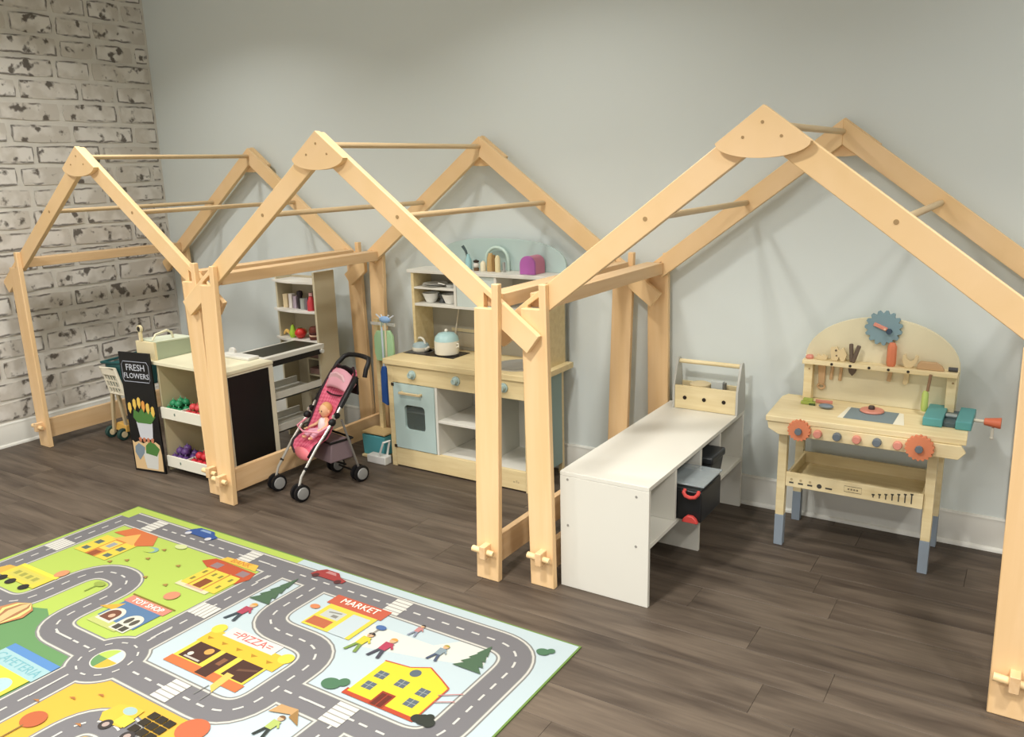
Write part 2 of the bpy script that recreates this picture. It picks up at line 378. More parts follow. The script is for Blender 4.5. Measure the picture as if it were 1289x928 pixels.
# toolbox on the bench
def toolbox():
    x0, x1, y0, y1, z = 3.53, 3.815, -.148, -.050, .4328
    t = thing('toolbox', 'wooden toy toolbox with three round holes and a dowel handle, on the white bench', 'toolbox', ((x0+x1)/2, (y0+y1)/2, z))
    GR = mat('#BDBCB4', .5)
    for xa in (x0, x1-.010):
        MB().prism([(y0, z), (y1, z), (y1, z+.10), (y1-.025, z+.205), (y1-.035, z+.214), (y1-.05, z+.214), (y1-.06, z+.205), (y0, z+.10)], 'x', xa, xa+.010).build('side_panel', GR, t, bevel=.001)
    f = B(x0+.0103, x1-.0103, y0+.002, y0+.012, z+.001, z+.102).build('front_panel', W_BENCHW, t, bevel=.001)
    for px in (.055, .14, .225):
        MB().cyl((x0+px, y0+.0005, z+.05), (x0+px, y0+.004, z+.05), .0085, n=14).build('hole', mat('#2A2019', .9), f)
    B(x0+.0103, x1-.0103, y1-.012, y1-.002, z+.001, z+.102).build('back_panel', W_BENCHW, t, bevel=.001)
    B(x0+.0103, x1-.0103, y0+.0123, y1-.0123, z+.001, z+.009).build('base_panel', W_BENCHW, t)
    MB().cyl((x0+.0103, y1-.042, z+.197), (x1-.0103, y1-.042, z+.197), .0095, n=14).build('handle', W_BENCHW, t)
    k = MB().lathe((x0+.105, y0+.05, z+.009), [(.001,0),(.04,0),(.045,.09),(.045,.098),(.03,.104),(.012,.106),(.001,.106)], 16).build('wooden_disc', mat('#CDBB93', .5))
    tag(k, 'round tan wooden toy piece lying in the toolbox', 'toy')
    g = thing('toy_block', 'small grey wooden block standing in the toolbox', 'block', (x0+.18, y0+.055, z+.009))
    B(x0+.155, x0+.205, y0+.04, y0+.07, z+.009, z+.125).build('body', mat('#B9BDB8', .5), g, bevel=.002)
    B(x0+.207, x0+.213, y0+.04, y0+.07, z+.009, z+.118).build('edge', mat('#6E6D66', .5), g)
toolbox()
# organiser case and black bin
def organiser():
    x0, x1, y0, y1, z0, z1 = 3.56, 3.898, -.790, -.585, .2245, .338
    t = thing('organiser_case', 'black plastic organiser case with red latches and clear lid, on the bench shelf', 'case', ((x0+x1)/2, (y0+y1)/2, z0))
    BK = mat('#17181A', .35); RD = mat('#C2453F', .4)
    B(x0, x1, y0, y1, z0, z1).build('body', BK, t, bevel=.004)
    MB().tube([(3.838, y0, .340), (3.837, y0-.012, .334), (3.846, y0-.016, .324), (3.863, y0-.017, .320), (3.880, y0-.016, .324), (3.889, y0-.012, .334), (3.888, y0, .340)], .0068, 8).build('handle', RD, t)
    MB().prism([(3.832, .2245), (3.892, .2245), (3.884, .240), (3.872, .250), (3.852, .250), (3.840, .240)], 'y', y0-.018, y0-.0003).build('latch', RD, t, bevel=.003)
    B(x0+.006, x1+.006, y0+.003, y1-.003, z1+.0165, z1+.023).build('lid', mat('#A9B2B4', .15, alpha=.5, key='clearlid'), t, bevel=.002)
    B(x0+.010, x1-.006, y0+.006, y1-.006, z1+.0003, z1+.004).build('tray', mat('#3D4040', .4), t)
    for i in range(6):
        MB().ball((x0+.13+.036*i, y0+.05+.03*(i%3), z1+.0101), (.013, .016, .0058), 8).build('hardware', mat(('#C9C7C0', '#8B8780', '#6B5F55')[i%3], .3, metal=.4), t)
organiser()
def blackbin():
    x0, x1, y0, y1, z0, z1 = 3.56, 3.842, -.525, -.372, .2248, .372
    t = thing('storage_bin', 'black lidded plastic bin on the bench shelf, behind the organiser case', 'bin', ((x0+x1)/2, (y0+y1)/2, z0))
    MB().prism([(x0+.01, z0), (x1-.02, z0), (x1-.004, z1-.03), (x0, z1-.03)], 'y', y0+.006, y1-.006).build('body', mat('#1B1D1D', .35), t, bevel=.006)
    B(x0-.004, x1+.002, y0, y1, z1-.030, z1).build('lid', mat('#26282A', .35), t, bevel=.007)
blackbin()

# ------------------------------------------------------------------ toy workbench
def gear_pts(cx, cz, r0, r1, n):
    p = []
    for i in range(n):
        for k, r in ((0, r0), (.3, r1), (.6, r1), (.9, r0)):
            a = 2*PI*(i+k)/n; p.append((cx+r*math.cos(a), cz+r*math.sin(a)))
    return p
def workbench():
    t = thing('toy_workbench', 'pale wooden toy workbench with blue-grey feet and arched back board against the wall', 'workbench', (4.32, -.22, 0))
    FT = mat('#8C97A2', .5)
    for x0, y0 in ((4.04, -.352), (4.548, -.338), (4.04, -.085), (4.548, -.085)):
        lg = B(x0, x0+.032, y0, y0+.03, .125, .513).build('leg', W_BENCHW, t, bevel=.0015)
        B(x0-.0006, x0+.0326, y0-.0006, y0+.0306, 0, .125).build('painted_foot', FT, lg, bevel=.0015)
    # top with clipped corners
    MB().prism([(4.003, -.412), (4.664, -.392), (4.650, -.075), (3.998, -.075), (3.985, -.12)], 'z', .5145, .535).build('top', W_BENCHW, t, bevel=.002)
    # apron with slanted ends
    MB().prism([(4.008, .5135), (4.65, .5135), (4.665, .492), (4.645, .466), (4.05, .466), (4.012, .486)], 'y', -.405, -.388).build('apron', W_BENCHW, t, bevel=.0015)
    # tray
    z0 = .248
    f = B(4.0733, 4.5473, -.352, -.342, z0, z0+.056).build('tray_front', W_BENCHW, t, bevel=.001)
    B(4.0733, 4.5473, -.085, -.075, z0, z0+.056).build('tray_back', W_BENCHW, t, bevel=.001)
    for xa in (4.0733, 4.5383): B(xa, xa+.009, -.3417, -.0853, z0, z0+.05).build('tray_side', W_BENCHW, t, bevel=.001)
    B(4.0826, 4.5380, -.3417, -.0853, z0+.002, z0+.010).build('tray_base', W_BENCHW, t)
    DK = mat('#4A463F', .8)
    for i, w in enumerate((.016, .018, .018, .0, .024)):
        x = 4.095+i*.034
        if w: B(x-w/2, x+w/2, -.3528, -.3515, z0+.014, z0+.020).build('printed_symbol', DK, f)
        if i < 3: MB().prism(arc(x, z0+.030, .005, 0, 2*PI, 8)[:-1], 'y', -.3528, -.3515).build('printed_symbol', mat('#B9A57C', .8), f)
    MB().prism(arc(4.095+3*.034, z0+.020, .009, 0, 2*PI, 14)[:-1], 'y', -.3528, -.3515).build('printed_symbol', DK, f)
    for i in range(7):
        x = 4.385+i*.021; h = .010+i*.0042
        MB().box(x-.002, x+.002, -.3528, -.3515, z0+.014, z0+.014+h).box(x-.005, x+.005, -.3528, -.3515, z0+.012+h, z0+.017+h).build('printed_symbol', DK, f)
    fr = MB(); x0, x1, za, zb = 4.285, 4.345, z0+.018, z0+.040
    fr.tube([(x0, -.352, za), (x1, -.352, za), (x1, -.352, zb), (x0, -.352, zb)], .0009, 4, closed=True).build('printed_frame', DK, f)
    fr = MB(); 
    for i in range(4): fr.box(4.297+i*.010, 4.303+i*.010, -.3526, -.3515, z0+.026, z0+.032)
    fr.build('printed_symbol', mat('#8A7C60', .8), f)
    # back board: straight flanks, arched top
    pts = [(4.062, .5355), (4.600, .5355), (4.604, .70)] + arce(4.332, .70, .272, .175, 0, PI, 22)[1:-1] + [(4.060, .70)]
    bb = MB().prism(pts, 'y', -.09, -.078).build('back_board', mat('#E2D9B8', .55, noise=.04), t, bevel=.0015)
    rail = B(4.062, 4.602, -.150, -.0903, .683, .700).build('tool_rail', W_BENCHW, t, bevel=.0015)
    for i in range(5):
        MB().cyl((4.172+i*.067+.0, -.1515, .6915), (4.172+i*.067, -.149, .6915), .0052, n=10).build('screw', mat('#2E2822', .5), rail)
    for xa in (4.066, 4.567):
        p = B(xa, xa+.032, -.128, -.0903, .5355, .6828).build('rail_post', W_BENCHW, t, bevel=.0015)
        MB().cyl((xa+.02, -.1287, .66), (xa+.02, -.1275, .66), .004, n=8).build('screw', mat('#A58B5E', .5), p)
    # big blue-grey gear on the board with a toy screwdriver pinned over it
    OR = mat('#DD8760', .5); CO = mat('#D9907E', .5); GY = mat('#6A737A', .5)
    g = MB().prism(gear_pts(4.338, .838, .055, .066, 15), 'y', -.106, -.0905).build('gear_wheel', mat('#7F9AA2', .5), t, bevel=.001)
    MB().beam((4.305, -.110, .853), (4.352, -.110, .834), .014, .008, (0,0,1)).build('pointer', CO, g, bevel=.002)
    MB().cyl((4.36, -.1065, .828), (4.36, -.121, .828), .010, n=12).build('hub', mat('#3A4A5C', .5), g)
    MB().cyl((4.345, -.114, .836), (4.345, -.118, .836), .004, n=8).build('pin', mat('#E9C9A8', .5), g)
    # orange gears and knobs on the apron
    for cx, cz, r in ((4.127, .495, .041), (4.527, .493, .046)):
        g = MB().prism(gear_pts(cx, cz, r-.005, r, 18), 'y', -.421, -.4055).build('gear_wheel', OR, t, bevel=.001)
        MB().cyl((cx, -.4215, cz-.002), (cx, -.434, cz-.002), .013, n=8).build('hub', GY, g, bevel=.001)
    for i, c in enumerate((CO, GY, CO, GY, CO)):
        k = MB().cyl((4.192+i*.0665, -.4055, .490), (4.192+i*.0665, -.424, .490), .0155, .014, n=14).build('knob', c, t, bevel=.002)
    B(4.257, 4.425, -.318, -.168, .5353, .5362).build('work_mat', mat('#7B8B90', .6), t)
    MB().prism([(4.237,-.32),(4.257,-.32),(4.257,-.168),(4.247,-.168)], 'z', .5353, .536).prism([(4.4255,-.318),(4.462,-.318),(4.44,-.17),(4.4255,-.168)], 'z', .5353, .536).build('mat_border', mat('#EDE8D3', .6), t)
    # vice with its screw and orange crank on the right end
    v = thing('toy_vice', 'teal toy vice clamped on the right end of the workbench', 'vice', (4.59, -.2, .5355))
    TE = mat('#579A9B', .45)
    MB().box(4.515, 4.578, -.285, -.09, .5356, .566).build('jaw', TE, v, bevel=.003)
    MB().box(4.618, 4.668, -.285, -.09, .5356, .566).build('jaw', TE, v, bevel=.003)
    MB().box(4.5785, 4.6175, -.27, -.10, .5356, .552).build('slide', mat('#4B5C60', .4), v, bevel=.002)
    MB().cyl((4.58, -.2, .559), (4.616, -.2, .559), .009, n=12).build('screw_thread', mat('#9BA5A3', .3, metal=.4), v)
    MB().cyl((4.6685, -.2, .553), (4.70, -.2, .553), .006, n=10).build('crank_shaft', mat('#D9D2BE', .5), v)
    MB().cyl((4.70, -.2, .553), (4.752, -.2, .553), .012, .020, n=14).build('crank', mat('#DC7654', .45), v, bevel=.002)
    MB().cyl((4.728, -.2, .5345), (4.728, -.2, .500), .005, n=8).ball((4.728, -.2, .497), .007, 8).build('crank_pin', mat('#D8D3C4', .5), v)
    # tools, each its own thing
    PL = mat('#DCC79B', .5); BR = mat('#67584B', .55); TAN = mat('#C3A077', .55)
    def tl(name, label, cat, loc): return thing(name, label, cat, loc)
    yy = -.12
    a = tl('toy_saw', 'tan toy saw hanging at the left end of the tool rail', 'saw', (4.12, yy, .70))
    MB().prism([(4.108,.7005),(4.146,.7005),(4.150,.715),(4.134,.722),(4.128,.713),(4.112,.722)], 'y', yy-.006, yy+.006).build('handle', PL, a, bevel=.001)
    MB().prism([(4.112,.682),(4.142,.682),(4.140,.60),(4.118,.60)], 'y', yy-.0045+.02, yy+.0045+.02).build('blade', TAN, a, bevel=.001)
    MB().tube([(4.128+.013*math.cos(i*PI/5), yy+.02, .588+.010*math.sin(i*PI/5)) for i in range(10)], .0045, 6, closed=True).build('blade_tip', TAN, a)
    a = tl('toy_nut', 'coral toy nut lying on the left end of the tool rail', 'nut', (4.082, yy, .70))
    MB().lathe((4.083, yy, .7005), [(.001,0),(.014,0),(.016,.006),(.012,.014),(.001,.015)], 8).build('body', CO, a)
    a = tl('toy_pliers', 'pale wooden toy pliers standing in the tool rail left of the grey scissors', 'pliers', (4.2, yy, .70))
    MB().prism([(4.164,.7005),(4.186,.7005),(4.192,.716),(4.198,.7005),(4.212,.7005),(4.220,.728),(4.206,.755),(4.190,.742),(4.182,.756),(4.160,.752),(4.160,.735)], 'y', yy-.006, yy+.006).build('jaw', PL, a, bevel=.001)
    for xa in (4.167, 4.2): MB().beam((xa, yy+.02, .682), (xa-.004, yy+.02, .618), .011, .009, (1,0,0)).build('leg', TAN, a, bevel=.002)
    MB().cyl((4.180, yy-.008, .742), (4.180, yy-.006, .742), .004, n=8).cyl((4.183, yy-.008, .722), (4.183, yy-.006, .722), .003, n=8).build('rivet', BR, a)
    a = tl('toy_shears', 'dark grey toy shears with two upright handles in the tool rail', 'shears', (4.24, yy, .70))
    MB().beam((4.238, yy, .7005), (4.232, yy, .772), .015, .012, (1,0,0)).build('handle', BR, a, bevel=.004)
    MB().beam((4.243, yy-.004, .7005), (4.262, yy-.004, .768), .015, .012, (1,0,0)).build('handle', BR, a, bevel=.004)
    MB().prism([(4.222,.682),(4.258,.682),(4.250,.655),(4.240,.642),(4.228,.655)], 'y', yy+.015, yy+.025).build('blade', BR, a, bevel=.001)
    a = tl('toy_screwdriver', 'toy screwdriver with orange handle standing in the tool rail', 'screwdriver', (4.378, yy, .70))
    MB().lathe((4.376, yy, .7005), [(.001,0),(.014,0),(.017,.012),(.016,.075),(.010,.088),(.001,.090)], 8).build('handle', mat('#D9805C', .5), a)
    MB().beam((4.376, yy+.018, .682), (4.370, yy+.018, .636), .014, .006, (1,0,0)).build('shaft', TAN, a, bevel=.001)
    a = tl('toy_spanner', 'pale wooden toy spanner with a forked head in the tool rail', 'spanner', (4.44, yy, .70))
    MB().prism([(4.424,.7005),(4.446,.7005),(4.464,.722),(4.468,.745),(4.458,.752),(4.452,.732),(4.440,.724),(4.428,.734),(4.425,.752),(4.415,.746),(4.414,.722)], 'y', yy-.006, yy+.006).build('head', PL, a, bevel=.001)
    MB().prism([(4.424,.682),(4.440,.682),(4.438,.640),(4.430,.628),(4.419,.634)], 'y', yy+.013, yy+.022).build('shank', PL, a, bevel=.001)
    a = tl('toy_hammer', 'brown toy hammer head lying on the right end of the tool rail, green grip below', 'hammer', (4.52, yy, .70))
    MB().prism([(4.465,.7005),(4.556,.7005),(4.548,.716),(4.528,.728),(4.474,.728),(4.466,.718)], 'y', yy-.011, yy+.011).build('head', TAN, a, bevel=.002)
    MB().cyl((4.516, yy-.035, .690), (4.510, yy-.035, .628), .0055, n=8).build('shaft', mat('#8E6F54', .5), a)
    MB().lathe((4.504, yy-.035, .552), [(.001,0),(.009,0),(.012,.010),(.0115,.065),(.007,.076),(.001,.077)], 10).build('grip', mat('#B3C46C', .5), a)
    a = tag(MB().cyl((4.568, yy, .709), (4.598, yy, .709), .008, n=10).build('toy_bolt', mat('#4A4A4C', .5)), 'dark toy bolt lying at the far right end of the tool rail', 'bolt')
    a = tl('toy_block', 'green toy clamp lying on the workbench left of the mat', 'clamp', (4.11, -.2, .5355))
    MB().box(4.078, 4.130, -.205, -.185, .5356, .548).box(4.086, 4.122, -.203, -.187, .548, .560).build('body', mat('#A7B659', .5), a, bevel=.002)
    MB().box(4.110, 4.133, -.208, -.2052, .5356, .543).build('edge', mat('#4B5B33', .5), a)
    tag(MB().beam((4.125, -.165, .544), (4.185, -.150, .541), .010, .012, (0,1,0)).build('toy_ruler', CO, bevel=.002), 'coral toy stick lying at the back of the workbench by the left post', 'toy')
    a = tl('toy_plane', 'blue-grey rounded toy tool lying on the workbench beside the green clamp', 'toy', (4.18, -.225, .5355))
    MB().ball((4.178, -.228, .5455), (.028, .018, .0098), 12).build('body', mat('#7B8790', .5), a)
    a = tl('toy_disc', 'coral toy wheel with a dark hub lying on the mat of the workbench', 'wheel', (4.335, -.19, .5363))
    MB().lathe((4.335, -.195, .5365), [(.001,0),(.040,0),(.043,.004),(.040,.009),(.001,.010)], 20).build('disc', mat('#D08A77', .5), a)
    MB().lathe((4.333, -.195, .5465), [(.001,0),(.011,0),(.012,.008),(.009,.013),(.001,.013)], 10).build('hub', mat('#4A3B36', .5), a)
workbench()

# ------------------------------------------------------------------ play kitchen
def kitchen():
    x0, x1, yf, yb = 2.130, 2.955, -.383, -.065
    t = thing('play_kitchen', 'birch and duck-egg blue toy kitchen with oven and open hutch by the back wall', 'play kitchen', ((x0+x1)/2, (yf+yb)/2, 0))
    WK = mat('#D9D6CB', .5); GRN = mat('#8FA5A0', .55)
    for xa in (x0, x1-.030):
        B(xa, xa+.030, yf, yf+.022, 0, .528).build('stile', W_PALE, t, bevel=.0015)
        B(xa+.004, xa+.026, yb-.02, yb, 0, .528).build('rear_stile', W_PALE, t, bevel=.0015)
    B(x0+.0303, x1-.0303, yf+.001, yf+.018, .008, .100).build('plinth', W_PALE, t, bevel=.001)
    B(x0+.0303, x1-.0303, yf+.001, yf+.018, .440, .528).build('fascia', W_PALE, t, bevel=.001)
    for xa in (x0+.004, x1-.018): B(xa, xa+.014, yf+.0223, yb-.0203, .06, .528).build('side_panel', GRN if xa > 2.5 else W_PALE, t)
    B(x0+.031, x1-.031, yb-.016, yb-.008, .06, .528).build('back_panel', WK, t)
    B(x0+.019, x1-.019, yf+.0185, yb-.0165, .088, .100).build('floor_panel', WK, t)
    B(2.418, 2.432, yf+.002, yb-.0165, .1003, .4397).build('divider', WHITE, t, bevel=.001)
    B(2.690, 2.704, yf+.030, yb-.0165, .1003, .4397).build('divider', WHITE, t, bevel=.001)
    B(2.4325, 2.6898, yf+.003, yb-.0165, .264, .276).build('shelf', WHITE, t, bevel=.001)
    # oven door
    d = thing_part = None
    dx0, dx1, dz0, dz1 = x0+.034, 2.4165, .104, .437
    wx0, wx1, wz0, wz1 = 2.230, 2.356, .205, .332
    def rr(x0, x1, z0, z1, r): return arc(x1-r, z1-r, r, 0, PI/2, 4)+arc(x0+r, z1-r, r, PI/2, PI, 4)+arc(x0+r, z0+r, r, PI, 1.5*PI, 4)+arc(x1-r, z0+r, r, 1.5*PI, 2*PI, 4)
    # door panel with a real window opening: ring of quads between outer and inner outlines
    inner = rr(wx0, wx1, wz0, wz1, .02); n = len(inner); cx, cz = (wx0+wx1)/2, (wz0+wz1)/2
    outer = []
    for px, pz in inner:
        ax, az = px-cx, pz-cz; kx = ((dx1-cx) if ax > 0 else (dx0-cx))/ax if abs(ax) > 1e-6 else 1e9; kz = ((dz1-cz) if az > 0 else (dz0-cz))/az if abs(az) > 1e-6 else 1e9
        k = min(kx, kz); outer.append((cx+ax*k, cz+az*k))
    cs = []
    for cxx, czz in ((dx1, dz1), (dx0, dz1), (dx0, dz0), (dx1, dz0)):
        i = min(range(n), key=lambda i: (outer[i][0]-cxx)**2+(outer[i][1]-czz)**2); outer[i] = (cxx, czz)
    v = []
    for y in (yf-.002, yf+.012):
        v += [(p[0], y, p[1]) for p in outer] + [(p[0], y, p[1]) for p in inner]
    f = []
    for i in range(n):
        j = (i+1) % n
        f += [(i, n+i, n+j, j), (2*n+i, 2*n+j, 3*n+j, 3*n+i), (n+i, 3*n+i, 3*n+j, n+j), (i, j, 2*n+j, 2*n+i)]
    door = MB().add(v, f).build('oven_door', DUCK, t, smooth=False)
    MB().prism(inner, 'y', yf+.0125, yf+.0135).build('pane', mat('#6E7A76', .08, alpha=.35, key='kpane'), door)
    MB().beam((2.213, yf-.020, .394), (2.347, yf-.020, .394), .012, .010).box(2.216, 2.228, yf-.018, yf-.002, .388, .400).box(2.334, 2.346, yf-.018, yf-.002, .388, .400).build('handle', mat('#CBB68C', .5), door, bevel=.002)
    for zz in (.428, .108):
        MB().box(x0+.022, x0+.040, yf-.004, yf-.0002, zz-.008, zz+.008).build('hinge', mat('#3A2D22', .5), t, bevel=.002)
    B(x0+.05, 2.410, yf+.05, yb-.03, .275, .283).build('oven_rack', WHITE, t)
    B(x0+.05, 2.410, yb-.030, yb-.022, .102, .436).build('oven_back', mat('#2E3A36', .7), t)
    # knobs
    for px in (2.289, 2.552, 2.818):
        k = MB().cyl((px, yf+.001, .489), (px, yf-.006, .489), .0225, n=18).cyl((px, yf-.006, .489), (px, yf-.026, .489), .016, .013, n=18).build('knob', mat('#A9BDB8', .45), t, bevel=.001)
        B(px-.001, px+.001, yf-.0268, yf-.026, .489, .503).build('pointer', mat('#6C7B77', .5), k)
    pr = MB().text('o-To', .016, (2.872, yf+.0003, .046), depth=.0006); pr.build('printed_mark', mat('#A3957A', .7), t)
    # worktop and inset hob and sink
    B(2.112, 2.993, yf-.010, -.045, .5283, .5555).build('worktop', W_PALE, t, bevel=.002)
    hob = B(2.115+.012, 2.440, -.250, -.105, .5556, .5585).build('hob', mat('#2A2622', .25), t, bevel=.001)
    for px, py, r in ((2.20, -.18, .055), (2.36, -.18, .055)):
        MB().lathe((px, py, .5586), [(r-.005, 0), (r-.005, .0012), (r, .0012), (r, 0)], 24).build('hob_ring', mat('#8E8B84', .3), hob)
    # sink bowl: recessed rim
    sk = MB().lathe((2.80, -.225, .5556), [(.115, 0), (.115, .004), (.100, .005), (.095, -.001+.003), (.06, .001), (.0, .001)], 28).build('sink_bowl', mat('#A9A79F', .3, metal=.3), t)
    MB().tube([(2.80, -.10, .556), (2.80, -.10, .66), (2.80, -.115, .685), (2.80, -.15, .69), (2.80, -.175, .675), (2.80, -.178, .655)], .009, 10).build('tap', mat('#C9CFCB', .25, metal=.5), t)
    # hutch
    hf, hb = -.205, -.052; hz = .975; hx0, hx1 = 2.165, 2.958
    for xa in (hx0, hx1-.016): B(xa, xa+.016, hf, hb-.0083, .5557, hz-.016).build('hutch_side', W_PALE, t, bevel=.001)
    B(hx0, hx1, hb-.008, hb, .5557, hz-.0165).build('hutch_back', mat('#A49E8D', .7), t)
    B(hx0-.022, hx1+.035, hf-.004, hb, hz-.0158, hz).build('top_shelf', WHITE, t, bevel=.0015)
    B(hx0+.0163, hx1-.0163, hf+.001, hb-.0083, .795, .808).build('hutch_shelf', WHITE, t, bevel=.001)
    B(hx0+.0163, 2.4245, hf+.001, hb-.0083, .880, .890).build('hutch_shelf', WHITE, t, bevel=.001)
    B(2.425, 2.439, hf+.001, hb-.0083, .8083, hz-.0163).build('hutch_divider', WHITE, t, bevel=.001)
    B(2.660, 2.674, hf+.001, hb-.0083, .8083, hz-.0163).build('hutch_divider', WHITE, t, bevel=.001)
    B(2.4395, 2.6595, hf+.006, hf+.016, .8085, hz-.0165).build('cupboard_door', mat('#C9D3CD', .5), t, bevel=.001)
    # arched back splash above
    pts = [(0, 0), (2.97, hz+.0003)] + [(2.60+.37*math.copysign(abs(math.cos(PI*i/28))**.77, math.cos(PI*i/28)), hz+.02+.130*math.sin(PI*i/28)**.75) for i in range(29)] + [(2.23, hz+.0003)]
    MB().prism(pts[1:]+[], 'y', hb-.012, hb).build('arched_splashback', DUCK, t, bevel=.001)
    # printed splash-back inside the hutch: a pale dresser picture above the worktop
    B(2.30, 2.62, hb-.0125, hb-.0085, .652, .668).build('back_rail', mat('#C9BB94', .6), t)
    B(2.34, 2.60, hb-.0115, hb-.0085, .575, .645).build('printed_drawer', mat('#B3A890', .6), t)
    # things on it
    TQ = mat('#A9C9C8', .35); CR = mat('#E6E2D3', .35)
    k = thing('toy_kettle', 'small pale blue toy kettle with a loop handle on the left of the hob', 'kettle', (2.195, -.19, .5603))
    MB().lathe((2.195, -.190, .5625), [(.001,.0),(.040,0),(.045,.01),(.044,.022)], 22).build('body', CR, k)
    MB().lathe((2.195, -.190, .5847), [(.044,0),(.038,.014),(.022,.022),(.008,.024),(.001,.024)], 22).build('lid', mat('#A9BEC2', .35), k)
    MB().tube([(2.195+.028*math.cos(a), -.190, .600+.030*math.sin(a)) for a in [PI*i/10 for i in range(11)]], .0055, 8).build('handle', CR, k)
    MB().cyl((2.240, -.205, .575), (2.262, -.212, .592), .007, .005, n=8).build('spout', CR, k)
    k = thing('toy_stock_pot', 'tall cream toy pot with a mint lid standing on the hob', 'pot', (2.36, -.19, .5603))
    MB().lathe((2.36, -.190, .5607), [(.001,0),(.052,0),(.060,.006),(.062,.030),(.062,.070)], 26).build('body', CR, k)
    MB().lathe((2.36, -.190, .6310), [(.062,0),(.056,.020),(.040,.036),(.012,.042),(.001,.042)], 26).build('lid', TQ, k)
    MB().ball((2.36, -.190, .680), .009, 10).build('lid_knob', CR, k)
    for s in (-1, 1): MB().tube([(2.36+s*.058, -.190, .60), (2.36+s*.072, -.190, .605), (2.36+s*.072, -.190, .618), (2.36+s*.058, -.190, .62)], .004, 6).build('side_handle', CR, k)
    tag(MB().cyl((2.345, -.120, .558), (2.357, -.075, .77), .0035, n=6).build('toy_spoon', mat('#D9CDB5', .5)), 'thin pale toy utensil leaning behind the stock pot', 'utensil')
    for i, px in enumerate((2.245, 2.365)):
        bw = MB().lathe((px, -.15, .8083), [(.018,0),(.024,.002),(.034,.022),(.044,.048),(.041,.048),(.031,.022),(.018,.006),(.001,.005)], 22).build('bowl', mat('#EEEDE6', .3))
        tag(bw, ('white toy bowl at the left of the low hutch shelf', 'white toy bowl at the right of the low hutch shelf')[i], 'bowl')
    tag(MB().lathe((2.305, -.135, .8083), [(.001,0),(.020,0),(.012,.02),(.024,.045),(.001,.046)], 14).build('egg_cup', mat('#4C4E4C', .4)), 'dark toy cup between the two white bowls', 'cup')
    for i in range(2):
        tag(MB().lathe((2.265+.004*i, -.14, .8903+.008*i), [(.001,0),(.04,0),(.064,.007),(.064,.0078),(.04,.003),(.001,.003)], 24).build('plate', mat('#EEEDE6', .3)), ('lower white toy plate of the stack on the upper left hutch shelf', 'upper white toy plate of the stack on the upper left hutch shelf')[i], 'plate')
    p = thing('toy_pan', 'grey and white toy pan lying on the right of the upper left hutch shelf', 'pan', (2.375, -.15, .8903))
    MB().lathe((2.372, -.145, .8905), [(.001,0),(.026,0),(.032,.014),(.030,.014),(.024,.003),(.001,.003)], 18).build('body', mat('#C9CAC4', .3), p)
    MB().beam((2.352, -.172, .905), (2.320, -.185, .913), .010, .005, (0,1,0)).build('handle', mat('#E4E3DC', .4), p)
    # top shelf: teal bottle, utensils, jars, faucet arch, purple bread bin
    z = hz+.0004; yy = -.13
    tag(MB().lathe((2.468, yy, z), [(.001,0),(.016,0),(.016,.05),(.009,.064),(.007,.078),(.001,.079)], 14).build('toy_bottle', mat('#9CC6C8', .35)), 'small light teal bottle at the left on the kitchen top shelf', 'bottle')
    tag(MB().tube([(2.448, yy+.02, z), (2.450, yy+.02, z+.06), (2.440, yy+.02, z+.09), (2.425, yy+.015, z+.115)], [.004,.005,.006,.008], 8).build('toy_ladle', mat('#4E5F60', .5)), 'dark grey toy ladle standing behind the teal bottle', 'ladle')
    j = thing('toy_jar', 'little brown and white toy jar on the kitchen top shelf right of the teal bottle', 'jar', (2.513, yy, z))
    MB().lathe((2.513, yy, z), [(.001,0),(.013,0),(.013,.014),(.001,.015)], 12).build('base', mat('#6B5138', .5), j)
    MB().ball((2.513, yy, z+.027), .015, 12).build('body', mat('#D8D2C8', .5), j)
    MB().lathe((2.513, yy, z+.040), [(.013,0),(.015,.008),(.001,.014)], 12).build('lid', mat('#33261E', .5), j)
    tag(MB().lathe((2.553, yy, z), [(.001,0),(.014,0),(.014,.036),(.008,.045),(.001,.05)], 12).build('salt_shaker', mat('#E6DDBE', .4)), 'short cream shaker on the kitchen top shelf', 'shaker')
    tag(MB().lathe((2.590, yy+.01, z), [(.001,0),(.018,0),(.020,.02),(.016,.065),(.010,.085),(.001,.087)], 14).build('toy_bottle', mat('#C0A06A', .4)), 'golden brown bottle behind the cream shaker on the top shelf', 'bottle')
    tag(MB().lathe((2.613, yy+.005, z), [(.001,0),(.010,0),(.011,.05),(.006,.078),(.001,.08)], 12).build('toy_bottle', mat('#8A6A3C', .4)), 'slim dark brown bottle on the kitchen top shelf', 'bottle')
    tag(MB().lathe((2.640, yy-.005, z), [(.001,0),(.013,0),(.013,.062),(.008,.076),(.001,.079)], 14).build('pepper_mill', mat('#E2D3A6', .4)), 'tall pale cream pepper mill on the kitchen top shelf', 'mill')
    tag(MB().cyl((2.672, yy, z), (2.672, yy, z+.046), .007, n=10).build('toy_can', mat('#A7A7A0', .3, metal=.3)), 'small grey can at the right of the bottles on the top shelf', 'can')
    tag(MB().tube([(2.540, yy+.045, z)]+[(2.605-.062*math.cos(a), yy+.045, z+.052+.058*math.sin(a)) for a in [PI*i/14 for i in range(15)]]+[(2.667, yy+.045, z)], .008, 10).build('toy_tap_arch', mat('#C4DACF', .4)), 'pale mint arch standing behind the bottles on the kitchen top shelf', 'arch')
    bb = thing('bread_bin', 'purple and pink arched toy bread bin on the kitchen top shelf', 'bread bin', (2.835, -.13, z))
    pts = [(2.785, z), (2.865, z), (2.865, z+.045)]+arc(2.825, z+.045, .040, 0, PI, 12)[1:-1]+[(2.785, z+.045)]
    MB().prism(pts, 'y', -.172, -.158).build('front_panel', mat('#B061A8', .4), bb, bevel=.002)
